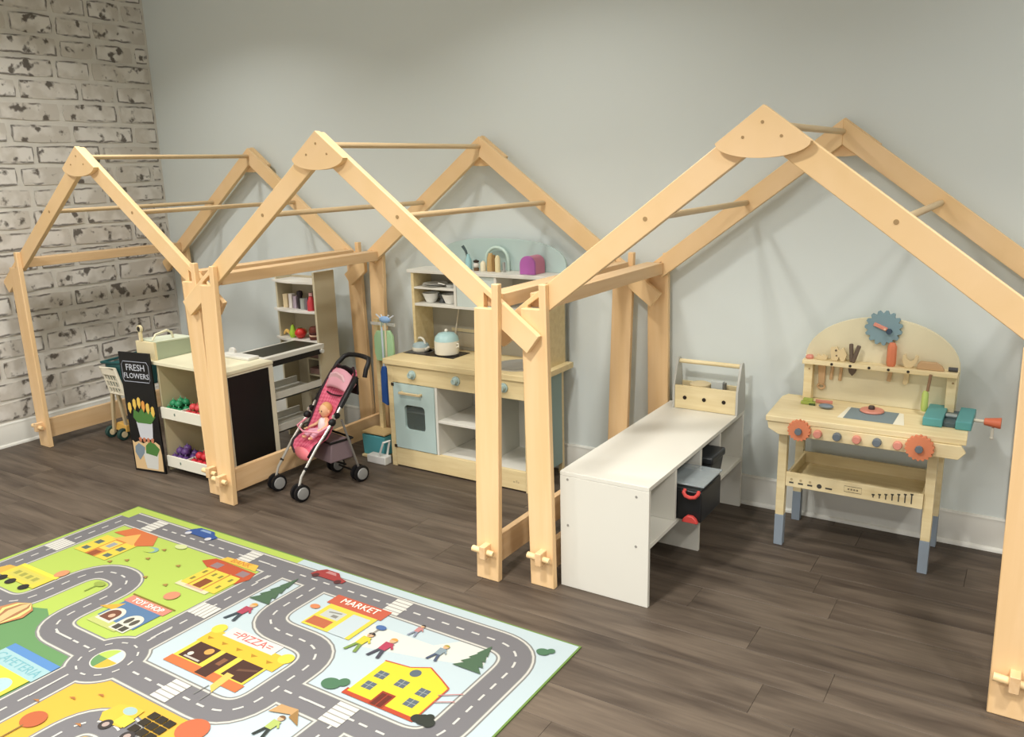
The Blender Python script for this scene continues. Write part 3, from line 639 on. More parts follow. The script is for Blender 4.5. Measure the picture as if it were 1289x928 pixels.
    pts2 = [(2.787, z), (2.863, z), (2.863, z+.045)]+arc(2.825, z+.045, .038, 0, PI, 12)[1:-1]+[(2.787, z+.045)]
    MB().prism(pts2, 'y', -.1578, -.075).build('body', mat('#C87C92', .45), bb)
kitchen()

# ------------------------------------------------------------------ market stall with its sign and chalkboard
def market():
    x0, x1, yf, yb, h = 1.19, 1.712, -1.018, -.735, .575
    t = thing('market_stall', 'pale wooden toy market stall with two produce shelves and a chalkboard side', 'market stall', ((x0+x1)/2, (yf+yb)/2, 0))
    PALE = mat('#DCD5BD', .5); PLW = mat('#E6E2D2', .5)
    B(x0-.17, x1+.004, yf-.004, yb, h-.016, h).build('counter', mat('#E4DEC0', .5), t, bevel=.0015)
    B(x0, x0+.013, yf+.01, yb, .012, h-.0163).build('side_panel', mat('#CFC29C', .6), t)
    sp = B(x1-.014, x1, yf+.001, yb, .010, h-.0163).build('chalkboard_side', PALE, t, bevel=.001)
    B(x1-.0005, x1+.0015, yf+.012, yb-.030, .105, .548).build('chalkboard', mat('#0F0F0F', .5), sp)
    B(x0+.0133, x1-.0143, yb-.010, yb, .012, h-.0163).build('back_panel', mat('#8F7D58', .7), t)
    for i, z in enumerate((.048, .300)):
        tr = B(x0+.0133, x1-.0143, yf+.004, yb-.0103, z, z+.008).build('shelf', PLW, t)
        fr = B(x0+.0133, x1-.0143, yf-.006, yf+.0037, z-.010, z+.046).build('tray_front', PLW, t, bevel=.001)
        MB().ball((x0+.12, yf-.0065, z+.020), (.006,.0008,.008), 8).ball((x0+.345, yf-.0065, z+.020), (.006,.0008,.008), 8).build('printed_fruit', mat('#6F7F73', .7), fr)
        B(1.346, 1.354, yf+.0042, yb-.0105, z+.0083, z+.045).build('tray_divider', PLW, t)
    # tall narrow sign board standing at the left of the stall
    sg = thing('market_sign', 'tall narrow black sign board with white lettering and printed tulips, left of the stall', 'sign', (1.12, -1.05, 0))
    def SP(u, z): return (1.010+u*.200, -1.078+u*.034, z)
    bx = MB(); a = SP(0, 0); b = SP(1, 0); nn = Vector((-.034, .200, 0)).normalized()*.010
    v = [(a[0],a[1],0),(b[0],b[1],0),(b[0]+nn.x,b[1]+nn.y,0),(a[0]+nn.x,a[1]+nn.y,0)]
    v2 = [(p[0]-.016, p[1], .618) for p in v]
    bx.add(v+v2, [(0,3,2,1),(4,5,6,7),(0,1,5,4),(1,2,6,5),(2,3,7,6),(3,0,4,7)]).build('board', mat('#0E0D0C', .5), sg, bevel=.001)
    def pr(name, pts, m, k=1):
        vs = []
        for e in (.0012+.0004*k, -.0006):
            for u, z in pts:
                p = SP(u, z); vs.append((p[0]-.016*z/.618+nn.x*-e*100, p[1]-nn.y*e*100, p[2]))
        n = len(pts)
        return MB().add(vs, [tuple(range(n)), tuple(range(2*n-1, n-1, -1))]+[(i, n+i, n+(i+1)%n, (i+1)%n) for i in range(n)]).build(name, m, sg, smooth=False)
    PK = mat('#D8B98A', .7); GRN = mat('#4C7A3A', .7); YE = mat('#E3BE5A', .7); GW = mat('#CFCFC8', .7); GB = mat('#7C8B96', .7); WH = mat('#C9CBD0', .7)
    pr('printed_crate', [(.05,.012),(.95,.012),(.96,.10),(.93,.150),(.80,.165),(.70,.150),(.55,.165),(.40,.150),(.25,.160),(.12,.150),(.05,.160)], PK, 1)
    pr('printed_pot', [(.42,.02),(.78,.02),(.86,.115),(.34,.115)], GW, 2)
    pr('printed_leaves', [(.45,.10),(.80,.09),(.92,.13),(.78,.155),(.62,.165),(.48,.14)], GRN, 3)
    pr('printed_leaves', [(.10,.10),(.22,.06),(.40,.10),(.44,.13),(.25,.15),(.12,.13)], GB, 3)
    for i in range(4): pr('printed_flower', [(.30+.13*i,.160),(.36+.13*i,.158),(.38+.13*i,.178),(.33+.13*i,.184),(.28+.13*i,.176)], mat('#C07A5A', .7), 4)
    pr('printed_vase', [(.34,.175),(.74,.175),(.80,.262),(.28,.262)], WH, 2)
    pr('printed_leaves', [(.20,.285),(.32,.258),(.76,.258),(.92,.295),(.86,.315),(.70,.33),(.60,.31),(.50,.335),(.40,.31),(.25,.325)], GRN, 3)
    for i, (u, z) in enumerate(((.13,.325),(.30,.345),(.45,.355),(.58,.340),(.72,.330),(.87,.315))):
        pr('printed_tulip', [(u-.055,z),(u,z-.022),(u+.055,z),(u+.045,z+.028),(u,z+.036),(u-.045,z+.028)], YE if i != 3 else mat('#E09A4A', .7), 4)
    fr = MB(); 
    pts = [(.10,.470),(.90,.470),(.93,.485),(.93,.555),(.88,.572),(.12,.572),(.07,.555),(.07,.485)]
    P3 = [Vector((SP(u,z)[0]-.016*z/.618, SP(u,z)[1]-.0012, z)) for u, z in pts]
    fr.tube(P3, .0022, 4, closed=True).build('printed_frame', mat('#8B8F98', .7), sg)
    ux = Vector((.200, .034, 0)).normalized(); uy = Vector((-.016, 0, .618)).normalized()
    for w, z, sz in (('FRESH', .541, .046), ('FLOWERS', .499, .038)):
        o = SP(.5, z); MB().text(w, sz, (o[0]-.016*z/.618, o[1]-.0012, z), ux, uy, .0008).build('lettering', mat('#C9CDD6', .7), sg, smooth=False)
    # till on the counter
    r = thing('toy_till', 'sage green toy cash register with pale front, standing on the market counter', 'cash register', (1.18, -.90, h))
    z = h+.0003
    B(1.040, 1.185, -1.005, -.99, z, z+.088).build('front_panel', mat('#E6D6AC', .5), r, bevel=.001)
    MB().prism([(-.9897, z), (-.775, z), (-.775, z+.074), (-.9897, z+.086)], 'x', 1.042, 1.183).build('body', mat('#A9B49A', .5), r, bevel=.0015)
    MB().prism([(-.985, z+.0865), (-.775, z+.0745), (-.775, z+.082), (-.985, z+.094)], 'x', 1.040, 1.186).build('lid', mat('#D3DAC4', .5), r, bevel=.001)
    MB().tube([(1.150, -.985, z+.095), (1.150, -.965, z+.120), (1.150, -.90, z+.132), (1.150, -.875, z+.118), (1.150, -.868, z+.090)], .006, 6).build('handle', mat('#DDD7B8', .5), r)
    B(1.155, 1.170, -.90, -.83, z+.0822, z+.0835).build('key_pad', mat('#5A6452', .6), r)
    s = thing('scanner', 'pale toy scanner with a round black eye standing on the cash register', 'scanner', (1.075, -.997, z+.088))
    MB().box(1.068, 1.086, -1.004, -.991, z+.0885, z+.140).build('stem', mat('#E6D6AC', .5), s, bevel=.002)
    MB().cyl((1.077, -1.004, z+.150), (1.077, -.991, z+.150), .018, n=16).build('head', mat('#E0D3AC', .5), s, bevel=.001)
    MB().cyl((1.077, -1.0055, z+.150), (1.077, -1.0042, z+.150), .012, n=14).build('eye', mat('#17130F', .3), s)
    # produce: one of each kind with its parts, then copies
    def produce(kind, name, label, group, col, stalk, x0_, x1_, z, n, r, seed):
        rr = random.Random(seed); first = None; cand = []
        nx = max(1, int((x1_-x0_)/(2.05*r))); py0 = yf+.006+r
        for layer, (cnt, oy) in enumerate(((3, 0), (2, r*.9))):
            for jy in range(cnt):
                for ix in range(nx - (layer % 2 and nx > 2)):
                    cand.append((x0_+r*1.05+ix*2.06*r+(r if layer else 0)+rr.uniform(-.0008,.0008), py0+oy+jy*2.08*r+rr.uniform(-.0008,.0008), z+r+layer*1.62*r))
        for px, py, pz in cand[:n]:
            if first is None:
                first = thing(name, label, kind, (px, py, pz), group)
                MB().ball((px, py, pz), (r, r, r*.93), 12).build('body', mat(col, .4), first)
                MB().cyl((px, py, pz+r*.85), (px+.003, py-.002, pz+r*1.35), .0025, n=6).build('stalk', mat(stalk, .5), first)
            else:
                c = copy_tree(first); c.location = (px, py, pz)
    xm = 1.350
    produce('pepper', 'toy_pepper', 'green toy pepper heaped in the left tray of the upper market shelf', 'green peppers on the upper market shelf', '#2F8A5C', '#7FC79A', x0+.014, xm-.004, .3083, 18, .0195, 1)
    produce('tomato', 'toy_tomato', 'red toy tomato in the right tray of the upper market shelf', 'tomatoes on the upper market shelf', '#D24A4C', '#5A8A4A', xm+.006, xm+.19, .3083, 16, .0195, 2)
    produce('plum', 'toy_plum', 'purple toy plum in the left tray of the lower market shelf', 'plums on the lower market shelf', '#5B3C74', '#8F7FA5', x0+.014, xm-.004, .0563, 12, .0205, 3)
    produce('apple', 'toy_apple', 'red toy apple in the right tray of the lower market shelf', 'apples on the lower market shelf', '#C92F3B', '#6A3A2A', xm+.006, xm+.20, .0563, 20, .0205, 4)
    # check-out belt and the tall display rack behind
    c = thing('checkout_rack', 'pale checkout belt joined to a tall three-shelf display rack behind the market stall', 'rack', (1.5, -.45, 0))
    TN = mat('#C9BFA2', .6)
    cx0, cx1 = 1.405, 1.640
    MB().box(cx0, cx1, -.733, -.315, .548, .572).build('belt_table', mat('#D8D6CC', .5), c, bevel=.002)
    B(cx0+.030, cx1-.032, -.700, -.330, .5723, .5735).build('belt', mat('#343327', .6), c)
    MB().box(cx1-.012, cx1-.004, -.715, -.335, .520, .5477).build('belt_underside', mat('#1E1C19', .6), c)
    for yy in (-.700, -.335): MB().cyl((cx1-.02, yy, .536), (cx1+.008, yy, .536), .012, n=12).build('roller', mat('#DFDDD5', .4), c)
    sc = MB().cyl((cx0+.035, -.752, .592), (cx0+.035, -.738, .592), .024, n=20).build('scan_wheel', mat('#D9D8D2', .4), c, bevel=.002)
    MB().prism([(cx0-.01, -.80), (cx1-.02, -.80), (cx1-.02, -.734), (cx0-.01, -.734)], 'z', .5755, .590).build('scan_plate', mat('#DDDCD4', .45), c, bevel=.003)
    for z in (.330, .160):
        MB().box(cx0, cx1-.04, -.7333, -.315, z, z+.008).box(cx1-.048, cx1-.040, -.7333, -.315, z, z+.042).box(cx0, cx0+.008, -.7333, -.315, z, z+.042).build('side_tray', mat('#DAD8CE', .5), c, bevel=.001)
    tx0, tx1, ty0, ty1 = 1.268, 1.600, -.312, -.165
    MB().box(tx1-.014, tx1, ty0, ty1, 0, .945).build('rack_side', TN, c, bevel=.001)
    MB().box(tx0, tx0+.012, ty0+.03, ty1, 0, .905).build('rack_side', TN, c, bevel=.001)
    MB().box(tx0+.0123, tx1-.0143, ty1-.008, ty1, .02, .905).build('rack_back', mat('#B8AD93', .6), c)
    MB().box(1.475, 1.489, ty0+.02, ty1-.0083, .02, .545).build('rack_divider', TN, c)
    for z, w in ((.893, .0), (.735, .0), (.575, .0)):
        pts = [(tx0-.02, ty0+.025), (tx0+.06, ty0-.004), (tx0+.15, ty0-.014), (tx1-.06, ty0-.006), (tx1-.0143, ty0), (tx1-.0143, ty1-.0083), (tx0-.004, ty1-.0083)]
        MB().prism(pts, 'z', z-.012, z).build('display_shelf', mat('#E3E0D8', .45), c, bevel=.001)
    for z in (.47, .38, .20):
        MB().box(1.4895, tx1-.0145, ty0+.012, ty1-.0085, z, z+.008).build('rack_shelf', TN, c)
        MB().box(1.497, tx1-.020, ty0+.018, ty1-.012, z+.0083, z+.04).build('bin_tray', mat('#8E6F68', .6), c, bevel=.003)
    # groceries on the rack
    z = .7353; y = -.265
    def tg(mb, n, col, lab, cat, **k): return tag(mb.build(n, mat(col, .45), **k), lab, cat)
    tg(B(1.300, 1.335, y, y+.03, z, z+.075), 'grocery_box', '#D9C6A0', 'cream grocery box at the left of the upper rack shelf', 'box', bevel=.001)
    tg(B(1.345, 1.370, y, y+.03, z, z+.078), 'grocery_box', '#E6DFDA', 'white grocery box second from the left on the upper rack shelf', 'box', bevel=.001)
    tg(B(1.378, 1.402, y, y+.03, z, z+.068), 'grocery_box', '#B9A9B8', 'pale lilac grocery box left of the dark bottle', 'box', bevel=.001)
    tg(MB().lathe((1.424, y+.01, z), [(.001,0),(.014,0),(.015,.05),(.012,.065),(.018,.080),(.016,.095),(.001,.10)], 12), 'grocery_bottle', '#2B2026', 'dark bottle with a wide cap in the middle of the upper rack shelf', 'bottle')
    tg(MB().lathe((1.458, y, z), [(.001,0),(.017,0),(.017,.060),(.001,.062)], 14), 'grocery_can', '#A3A9A2', 'silver grey can on the upper rack shelf', 'can')
    tg(MB().lathe((1.492, y-.005, z), [(.001,0),(.012,0),(.012,.055),(.006,.065),(.001,.067)], 12), 'grocery_bottle', '#6A5F66', 'small dark grey bottle beside the silver can', 'bottle')
    b = thing('sauce_bottle', 'red sauce bottle at the right end of the upper rack shelf', 'bottle', (1.53, y-.01, z))
    MB().lathe((1.53, y-.012, z), [(.001,0),(.022,0),(.022,.045),(.015,.060),(.012,.075),(.001,.078)], 14).build('body', mat('#C23B43', .4), b)
    MB().lathe((1.53, y-.012, z+.0785), [(.001,0),(.010,0),(.010,.016),(.001,.017)], 12).build('cap', mat('#E0A9A9', .4), b)
    B(1.500, 1.560, y+.03, y+.055, z, z+.098).build('box', mat('#5C4436', .5)); tag(bpy.data.objects[-1] if False else COL.objects[-1], 'brown box standing behind the red sauce bottle', 'box'); COL.objects[-1].name = 'brown_box'
    z = .5753
    tg(MB().tube([(1.292+.05*i/6, y-.005+.0*i, z+.010+.022*math.sin(PI*i/6)) for i in range(7)], [.003,.007,.009,.010,.009,.007,.003], 8), 'toy_banana', '#E2B862', 'yellow toy banana at the left of the lower display shelf', 'banana')
    pr_ = thing('toy_pear', 'lime green toy pear on the lower display shelf beside the tomato', 'pear', (1.372, y-.01, z))
    MB().lathe((1.372, y-.012, z), [(.001,0),(.014,.001),(.021,.014),(.020,.030),(.013,.048),(.010,.062),(.005,.070),(.001,.071)], 14).build('body', mat('#A6CE3A', .45), pr_)
    MB().cyl((1.372, y-.012, z+.071), (1.374, y-.012, z+.080), .0015, n=6).build('stalk', mat('#6A4A2A', .5), pr_)
    pr_ = thing('toy_tomato', 'large red toy tomato on the lower display shelf of the rack', 'tomato', (1.43, y-.01, z))
    MB().ball((1.43, y-.014, z+.0285), (.031, .031, .0283), 16).build('body', mat('#C8302A', .35), pr_)
    MB().prism(gear_pts(1.43, y-.014, .004, .014, 5), 'z', z+.0570, z+.0585).build('stalk', mat('#4E7A33', .5), pr_)
    tg(MB().ball((1.400, y+.035, z+.0225), (.022, .022, .022), 12), 'toy_orange', '#D9854A', 'orange toy fruit behind the pear and the tomato', 'orange')
    pr_ = thing('toy_burger', 'brown toy burger with a pale filling at the right of the lower display shelf', 'burger', (1.53, y, z))
    for i, (zz, rr, hh, cc) in enumerate(((0,.033,.018,'#5A2A1C'),(.0185,.034,.008,'#D9B79A'),(.027,.034,.014,'#4A1F18'),(.0415,.033,.028,'#6A3020'))):
        MB().lathe((1.53, y, z+zz), [(.001,0),(rr*.94,0),(rr,hh*.5),(rr*.8 if i == 3 else rr*.94,hh),(.001,hh+.0003)], 18).build(('bun_base','filling','patty','bun_top')[i], mat(cc, .5), pr_)
market()

# ------------------------------------------------------------------ toy shopping cart behind the sign
def cart():
    c = thing('shopping_cart', 'cream and teal toy shopping cart parked between the brick wall and the market sign', 'cart', (.45, -.72, 0))
    CRM = mat('#E7DFC9', .45); TE = mat('#1F4F50', .5); YL = mat('#E2B35C', .5); SN = mat('#DCC9A2', .5)
    # basket side facing the room: frame and lattice
    y0 = -.885; P = lambda u, v: (.500+.125*u+.035*(1-v), y0+.02*(1-v), .300+.145*v)
    fr = [P(0,1), P(1,1), P(1,0), P(0,0)]
    MB().tube(fr, .010, 8, closed=True).build('basket_rim', CRM, c)
    bars = MB()
    for i in range(1, 5): bars.beam(P(i/5, 0), P(i/5, 1), .007, .006, (1,0,0))
    for v in (.25, .5): bars.beam(P(0, v), P(1, v), .009, .006, (0,0,1))
    bars.build('lattice', CRM, c)
    MB().beam(P(0, .86), P(1, .86), .040, .012, (0,0,1)).build('basket_panel', CRM, c, bevel=.003)
    MB().prism([(.53, .315), (.64, .315), (.66, .462), (.50, .462)], 'y', y0+.025, y0+.24).build('liner', TE, c, bevel=.004)
    MB().tube([(.492, y0+.01, .468), (.63, y0+.03, .472), (.64, y0+.23, .482), (.50, y0+.24, .482)], .007, 6, closed=True).build('basket_edge', TE, c)
    for a, b in (((.52, -.85, .325), (.40, -.80, .03)), ((.56, -.85, .325), (.50, -.78, .05)), ((.53, -.66, .325), (.42, -.66, .03))):
        MB().beam(a, b, .020, .016, (1,0,0)).build('leg', SN, c, bevel=.002)
    MB().prism([(.405, .045), (.52, .045), (.52, .085), (.44, .095), (.405, .07)], 'y', -.80, -.66).build('chassis', YL, c, bevel=.004)
    for px, py in ((.385, -.81), (.385, -.66), (.50, -.81)):
        w = MB().cyl((px-.012, py, .034), (px+.012, py, .034), .034, n=18).build('wheel', mat('#24443F', .5), c, bevel=.003)
        MB().cyl((px+.0122, py, .034), (px+.015, py, .034), .018, n=14).build('hub', SN, w)
cart()

# ------------------------------------------------------------------ cleaning set by the kitchen
def cleaning():
    t = thing('cleaning_stand', 'small wooden toy cleaning stand between the stroller and the play kitchen', 'stand', (2.0, -.3, 0))
    B(1.900, 2.045, -.36, -.235, .0, .012).build('base', W_PALE, t, bevel=.002)
    B(1.950, 1.975, -.262, -.240, .0123, .72).build('post', W_PALE, t, bevel=.002)
    B(1.90, 2.055, -.35, -.24, .128, .136).build('top_board', mat('#C9AE7C', .5), t, bevel=.001)
    B(1.935, 2.095, -.268, -.2625, .690, .705).build('hook_rail', mat('#DCDCD8', .4), t, bevel=.001)
    b = thing('toy_bucket', 'turquoise toy bucket standing in the cleaning stand', 'bucket', (1.97, -.31, .0123))
    MB().prism([(1.905, .013), (2.040, .013), (2.050, .120), (1.897, .120)], 'y', -.348, -.27).build('body', mat('#5AA6AE', .45), b, bevel=.004)
    b = thing('toy_basket', 'white toy basket with a bar handle in front of the turquoise bucket', 'basket', (2.06, -.385, 0))
    B(1.985, 2.108, -.415, -.365, .0, .042).build('body', mat('#E4E4DF', .4), b, bevel=.004)
    MB().tube([(2.065, -.41, .042), (2.098, -.41, .120), (2.105, -.37, .120), (2.085, -.37, .042)], .006, 6).build('handle', mat('#E4E4DF', .4), b)
    b = thing('toy_dustpan', 'light green toy dustpan hanging from the cleaning stand', 'dustpan', (2.035, -.29, .60))
    MB().prism([(1.985,.51),(2.085,.51),(2.098,.56),(2.096,.645),(2.075,.672),(1.990,.665),(1.972,.635),(1.972,.55)], 'y', -.290, -.276).build('pan', mat('#A9CFA0', .45), b, bevel=.003)
    MB().tube([(2.02,-.283,.668),(2.022,-.283,.712),(2.035,-.283,.716),(2.04,-.283,.70)], .0045, 6).build('handle', mat('#C9DCC6', .45), b)
    b = thing('toy_mop', 'pale blue toy mop head with white prongs on top of the cleaning stand', 'mop', (2.055, -.30, .72))
    MB().ball((2.055, -.292, .728), (.038, .012, .018), 12).build('head', mat('#8FB2DA', .6), b)
    for dx in (-.045, -.02, .02, .045): MB().cyl((2.055+dx*.7, -.292, .735), (2.055+dx*1.25, -.292, .752), .004, n=6).build('prong', mat('#DCE3EC', .5), b)
    MB().cyl((2.05, -.292, .45), (2.055, -.292, .715), .006, n=8).build('stick', mat('#DCCFAE', .5), b)
    b = thing('toy_broom', 'dark blue toy broom hanging head down beside the kitchen', 'broom', (2.04, -.31, .4))
    MB().prism([(2.022,.30),(2.060,.285),(2.062,.47),(2.050,.49),(2.035,.49),(2.025,.46)], 'y', -.315, -.298).build('bristles', mat('#2E5BA8', .7), b, bevel=.003)
    MB().cyl((2.043, -.306, .49), (2.043, -.306, .69), .0055, n=8).build('stick', mat('#C7D6DF', .5), b)
cleaning()

# ------------------------------------------------------------------ doll stroller with a doll
def stroller():
    BK = mat('#131214', .5); AL = mat('#C9C6BE', .3, metal=.55); GY = mat('#9A9A98', .4, metal=.2)
    pk = mat('#D9687F', .75, key='pink'); nt = pk.node_tree; L = nt.links.new; N = nt.nodes.new
    tc = N('ShaderNodeTexCoord'); mp = N('ShaderNodeMapping'); mp.inputs['Rotation'].default_value = (0, math.radians(45), 0); mp.inputs['Scale'].default_value = (90, 1, 90)
    br = N('ShaderNodeTexChecker'); br.inputs['Scale'].default_value = 1.0; br.inputs['Color1'].default_value = lin('#DE7088'); br.inputs['Color2'].default_value = lin('#CC5470')
    L(tc.outputs['Object'], mp.inputs[0]); L(mp.outputs[0], br.inputs['Vector']); L(br.outputs['Color'], nt.nodes['Principled BSDF'].inputs['Base Color'])
    lp = mat('#E8BCC4', .7); pl = mat('#E79AA8', .7)
    t = thing('doll_stroller', 'pink quilted doll stroller with black handle and four grey wheels, facing the rug', 'stroller', (0,0,0))
    W = .100
    # wheels: pairs of black tyres with a grey disc
    for sx in (-1, 1):
        for y in (-.165, .165):
            w = MB()
            x = sx*W
            for dx in (-.020, .012): w.lathe((x+dx, y, .040), [(.0,0),(.030,0),(.040,.003),(.040,.013),(.030,.016),(.0,.016)], 22, 'x')
            o = w.build('wheel', BK, t)
            for dx, e in ((.0281, .004), (-.0201, -.004)): MB().lathe((x+dx, y, .040), [(.0,0),(.029,0),(.027,e),(.010,e*1.6),(0,e*1.6)], 20, 'x').build('hubcap', GY, o)
            MB().cyl((x-.004, y, .040), (x+.012, y, .040), .008, n=8).build('axle', BK, o)
        # frame tubes
        MB().tube([(sx*W, -.165, .066), (sx*W, -.150, .110), (sx*(W+.002), -.06, .225), (sx*(W+.004), .035, .325), (sx*(W+.002), .105, .41)], .0062, 8).build('front_tube', AL, t)
        MB().tube([(sx*W, .165, .066), (sx*(W+.004), .085, .325)], .0056, 8).build('rear_tube', mat('#8A8580', .4, metal=.3), t)
        MB().tube([(sx*(W+.002), .085, .385), (sx*W, .160, .475), (sx*W, .190, .510)], .011, 8).build('upper_sleeve', BK, t)
        MB().ball((sx*(W+.004), .033, .325), (.016, .020, .019), 10).ball((sx*(W+.004), .060, .352), (.013, .020, .017), 8).build('joint', BK, t)
        MB().ball((sx*(W+.004), .042, .350), (.006, .009, .012), 8).build('rivet', AL, t)
        MB().ball((sx*(W+.002), -.125, .14), (.009, .010, .010), 8).build('clip', BK, t)
    # U handle
    MB().tube([(-W, .185, .500), (-W, .225, .545), (-W*.97, .262, .572), (-W*.8, .280, .580), (-W*.4, .286, .583), (0, .288, .584), (W*.4, .286, .583), (W*.8, .280, .580), (W*.97, .265, .566), (W, .245, .535), (W, .235, .500)], .0115, 10).build('handle', BK, t)
    # seat sling: hammock surface swept along a profile, with raised cushion sides
    prof = [(.150, .520, .064), (.140, .500, .088), (.115, .455, .092), (.085, .40, .088), (.062, .34, .084), (.044, .29, .082), (.030, .255, .084), (.008, .232, .086), (-.022, .222, .088), (-.050, .205, .086), (-.066, .180, .078), (-.068, .152, .056)]
    prof = [(y+.062*max(0, z-.25)/.27, z, w) for y, z, w in prof]
    def sling(name, m, prof, thick, push=0.0):
        mb = MB(); cols = 11; v = []
        for y, z, w in prof:
            for i in range(cols):
                u = i/(cols-1)*2-1
                v.append((u*w, y-.012*u*u*1.0-push, z+.022*u*u+push))
        n = len(v); v += [(p[0], p[1]+thick, p[2]-thick*.5) for p in v]; R = len(prof)
        f = []
        for r in range(R-1):
            for i in range(cols-1):
                a = r*cols+i; f.append((a, a+1, a+cols+1, a+cols)); f.append((n+a, n+a+cols, n+a+cols+1, n+a+1))
        for i in range(cols-1):
            f.append((i, n+i, n+i+1, i+1)); a = (R-1)*cols+i; f.append((a, a+1, n+a+1, n+a))
        for r in range(R-1):
            a = r*cols; f.append((a, a+cols, n+a+cols, n+a)); a += cols-1; f.append((a, n+a, n+a+cols, a+cols))
        return mb.add(v, f).build(name, m, t)
    sling('seat_sling', pk, prof, .016)
    # dark edge piping
    e = MB()
    for s in (-1, 1): e.tube([(s*w*1.03, y-.012, z+.022) for y, z, w in prof], .006, 6)
    e.tube([(u*.062, .212-.012*u*u, .520+.024*u*u+.004) for u in (-1,-.5,0,.5,1)], .007, 6)
    e.build('edge_piping', mat('#2A0E18', .6), t)
    # little pink sunshade band at the top and pale headrest
    h = MB(); v = []; 
    for k in range(7):
        a = PI*k/12
        for i in range(13):
            b = PI*i/12; v.append((-.093*math.cos(b)*math.cos(a*.35), .188-.052*math.sin(a)*.9-.014*math.sin(b), .470+.066*math.sin(b)*math.cos(a*.75)-.040*math.sin(a)+.004))
    f = [(k*13+i, k*13+i+1, (k+1)*13+i+1, (k+1)*13+i) for k in range(6) for i in range(12)]
    h.add(v, f); o = h.build('sunshade', mat('#E3A6B4', .7), t); so = o.modifiers.new('s', 'SOLIDIFY'); so.thickness = .004
    MB().tube([(-.080+.16*i/8, .132-.012*math.sin(PI*i/8), .428-.006*math.sin(PI*i/8)) for i in range(9)], .0045, 6).build('shade_edge', mat('#3A0A18', .6), t)
    MB().prism([(-.060,.475),(.060,.475),(.066,.495),(.045,.520),(0,.530),(-.045,.520),(-.066,.495)], 'y', .140, .155).build('headrest', lp, t, bevel=.005)
    # side bars, bumper, basket
    MB().tube([(-W, .035, .315), (-W*.9, -.035, .290), (0, -.062, .286), (W*.9, -.035, .290), (W, .035, .315)], .0045, 8).build('bumper', pl, t)
    bk = MB().prism([(.02, .12), (.15, .12), (.145, .215), (.03, .215)], 'x', -.085, .085).build('under_basket', mat('#7C6A6E', .8), t, bevel=.006)
    MB().tube([(-.086, .025, .218), (.086, .025, .218), (.086, .150, .218), (-.086, .150, .218)], .006, 6, closed=True).build('basket_rim', BK, bk)
    MB().tube([(0, .16, .04+.02), (0, .05, .12)], .005, 6).build('brace', BK, t)
    MB().cyl((-W, .165, .04), (W, .165, .04), .005, n=8).build('rear_axle', BK, t)
    MB().ball((.0, -.072, .178), (.070, .014, .032), 12).build('foot_rest', mat('#E77E86', .7), t)
    MB().prism([(-.092,.42),(.092,.42),(.094,.50),(.070,.540),(0,.552),(-.070,.540),(-.094,.50)], 'y', .196, .204).build('back_cover', BK, t, bevel=.004)
    t.location = (2.000, -.772, 0); t.rotation_euler = (0, 0, -.20)
    # doll: one continuous skinned body, hair and clothes as children
    d = thing('baby_doll', 'small baby doll in a white top and pink trousers sitting in the stroller', 'doll', (0,0,0))
    SK = mat('#E9B58F', .6)
    verts = [(0,.005,.275),(0,.020,.315),(0,.034,.345),(0,.038,.362),
             (.026,.030,.343),(.052,.004,.318),(.060,-.034,.312),(-.026,.030,.343),(-.054,.006,.312),(-.068,-.040,.300),
             (.018,.0,.272),(.028,-.050,.282),(.032,-.095,.262),(.034,-.110,.270),(-.018,.0,.272),(-.028,-.050,.282),(-.032,-.095,.262),(-.034,-.110,.270)]
    edges = [(0,1),(1,2),(2,3),(2,4),(4,5),(5,6),(2,7),(7,8),(8,9),(0,10),(10,11),(11,12),(12,13),(0,14),(14,15),(15,16),(16,17)]
    rad = [.024,.026,.022,.012, .013,.010,.007,.013,.010,.007, .016,.014,.010,.009,.016,.014,.010,.009]
    me = bpy.data.meshes.new('body'); me.from_pydata(verts, edges, []); me.materials.append(SK)
    o = bpy.data.objects.new('body', me); COL.objects.link(o); o.parent = d
    sk = o.modifiers.new('skin', 'SKIN'); sk.use_smooth_shade = True
    for i, r in enumerate(rad): me.skin_vertices[0].data[i].radius = (r, r); me.skin_vertices[0].data[i].use_root = (i == 0)
    ss = o.modifiers.new('sub', 'SUBSURF'); ss.levels = 1; ss.render_levels = 2
    hd = MB().ball((0, .036, .396), (.036, .036, .040), 18).ball((0, .000, .391), (.005, .005, .005), 8).ball((-.036, .038, .393), (.006, .008, .011), 8).ball((.036, .038, .393), (.006, .008, .011), 8).build('head', SK, d)
    for s in (-1, 1): MB().ball((s*.013, .004, .400), (.0042, .003, .0048), 8).build('eye', mat('#3A2A22', .3), hd)
    MB().ball((0, .005, .379), (.007, .003, .0025), 8).build('mouth', mat('#C45F5A', .5), hd)
    MB().ball((0, .047, .406), (.037, .034, .038), 16).build('hair', mat('#D6A26A', .8), hd)
    # hands: palm, four fingers and a thumb
    for s, p in ((1, Vector((.062, -.044, .311))), (-1, Vector((-.070, -.050, .298)))):
        hnd = MB().ball(p, (.008, .010, .006), 10)
        for k in range(4): q = p+Vector(((k-1.5)*.004, -.008, 0)); hnd.tube([q, q+Vector((0, -.006, -.001)), q+Vector((0, -.009-.001*(k in (1, 2)), -.004))], [.0022, .002, .0016], 6)
        hnd.tube([p+Vector((-s*.006, -.001, 0)), p+Vector((-s*.011, -.006, 0))], [.0024, .0018], 6); hnd.build('hand', SK, d)
    MB().lathe((0, .018, .278), [(.030,0),(.034,.02),(.030,.05),(.021,.070),(.014,.078)], 16).build('top', mat('#EBDDDD', .8), d)
    for s in (-1, 1): MB().tube([(s*.014, .002, .278), (s*.028, -.050, .285), (s*.031, -.088, .268)], [.020, .018, .014], 12).build('trouser_leg', mat('#D9A0B2', .8), d)
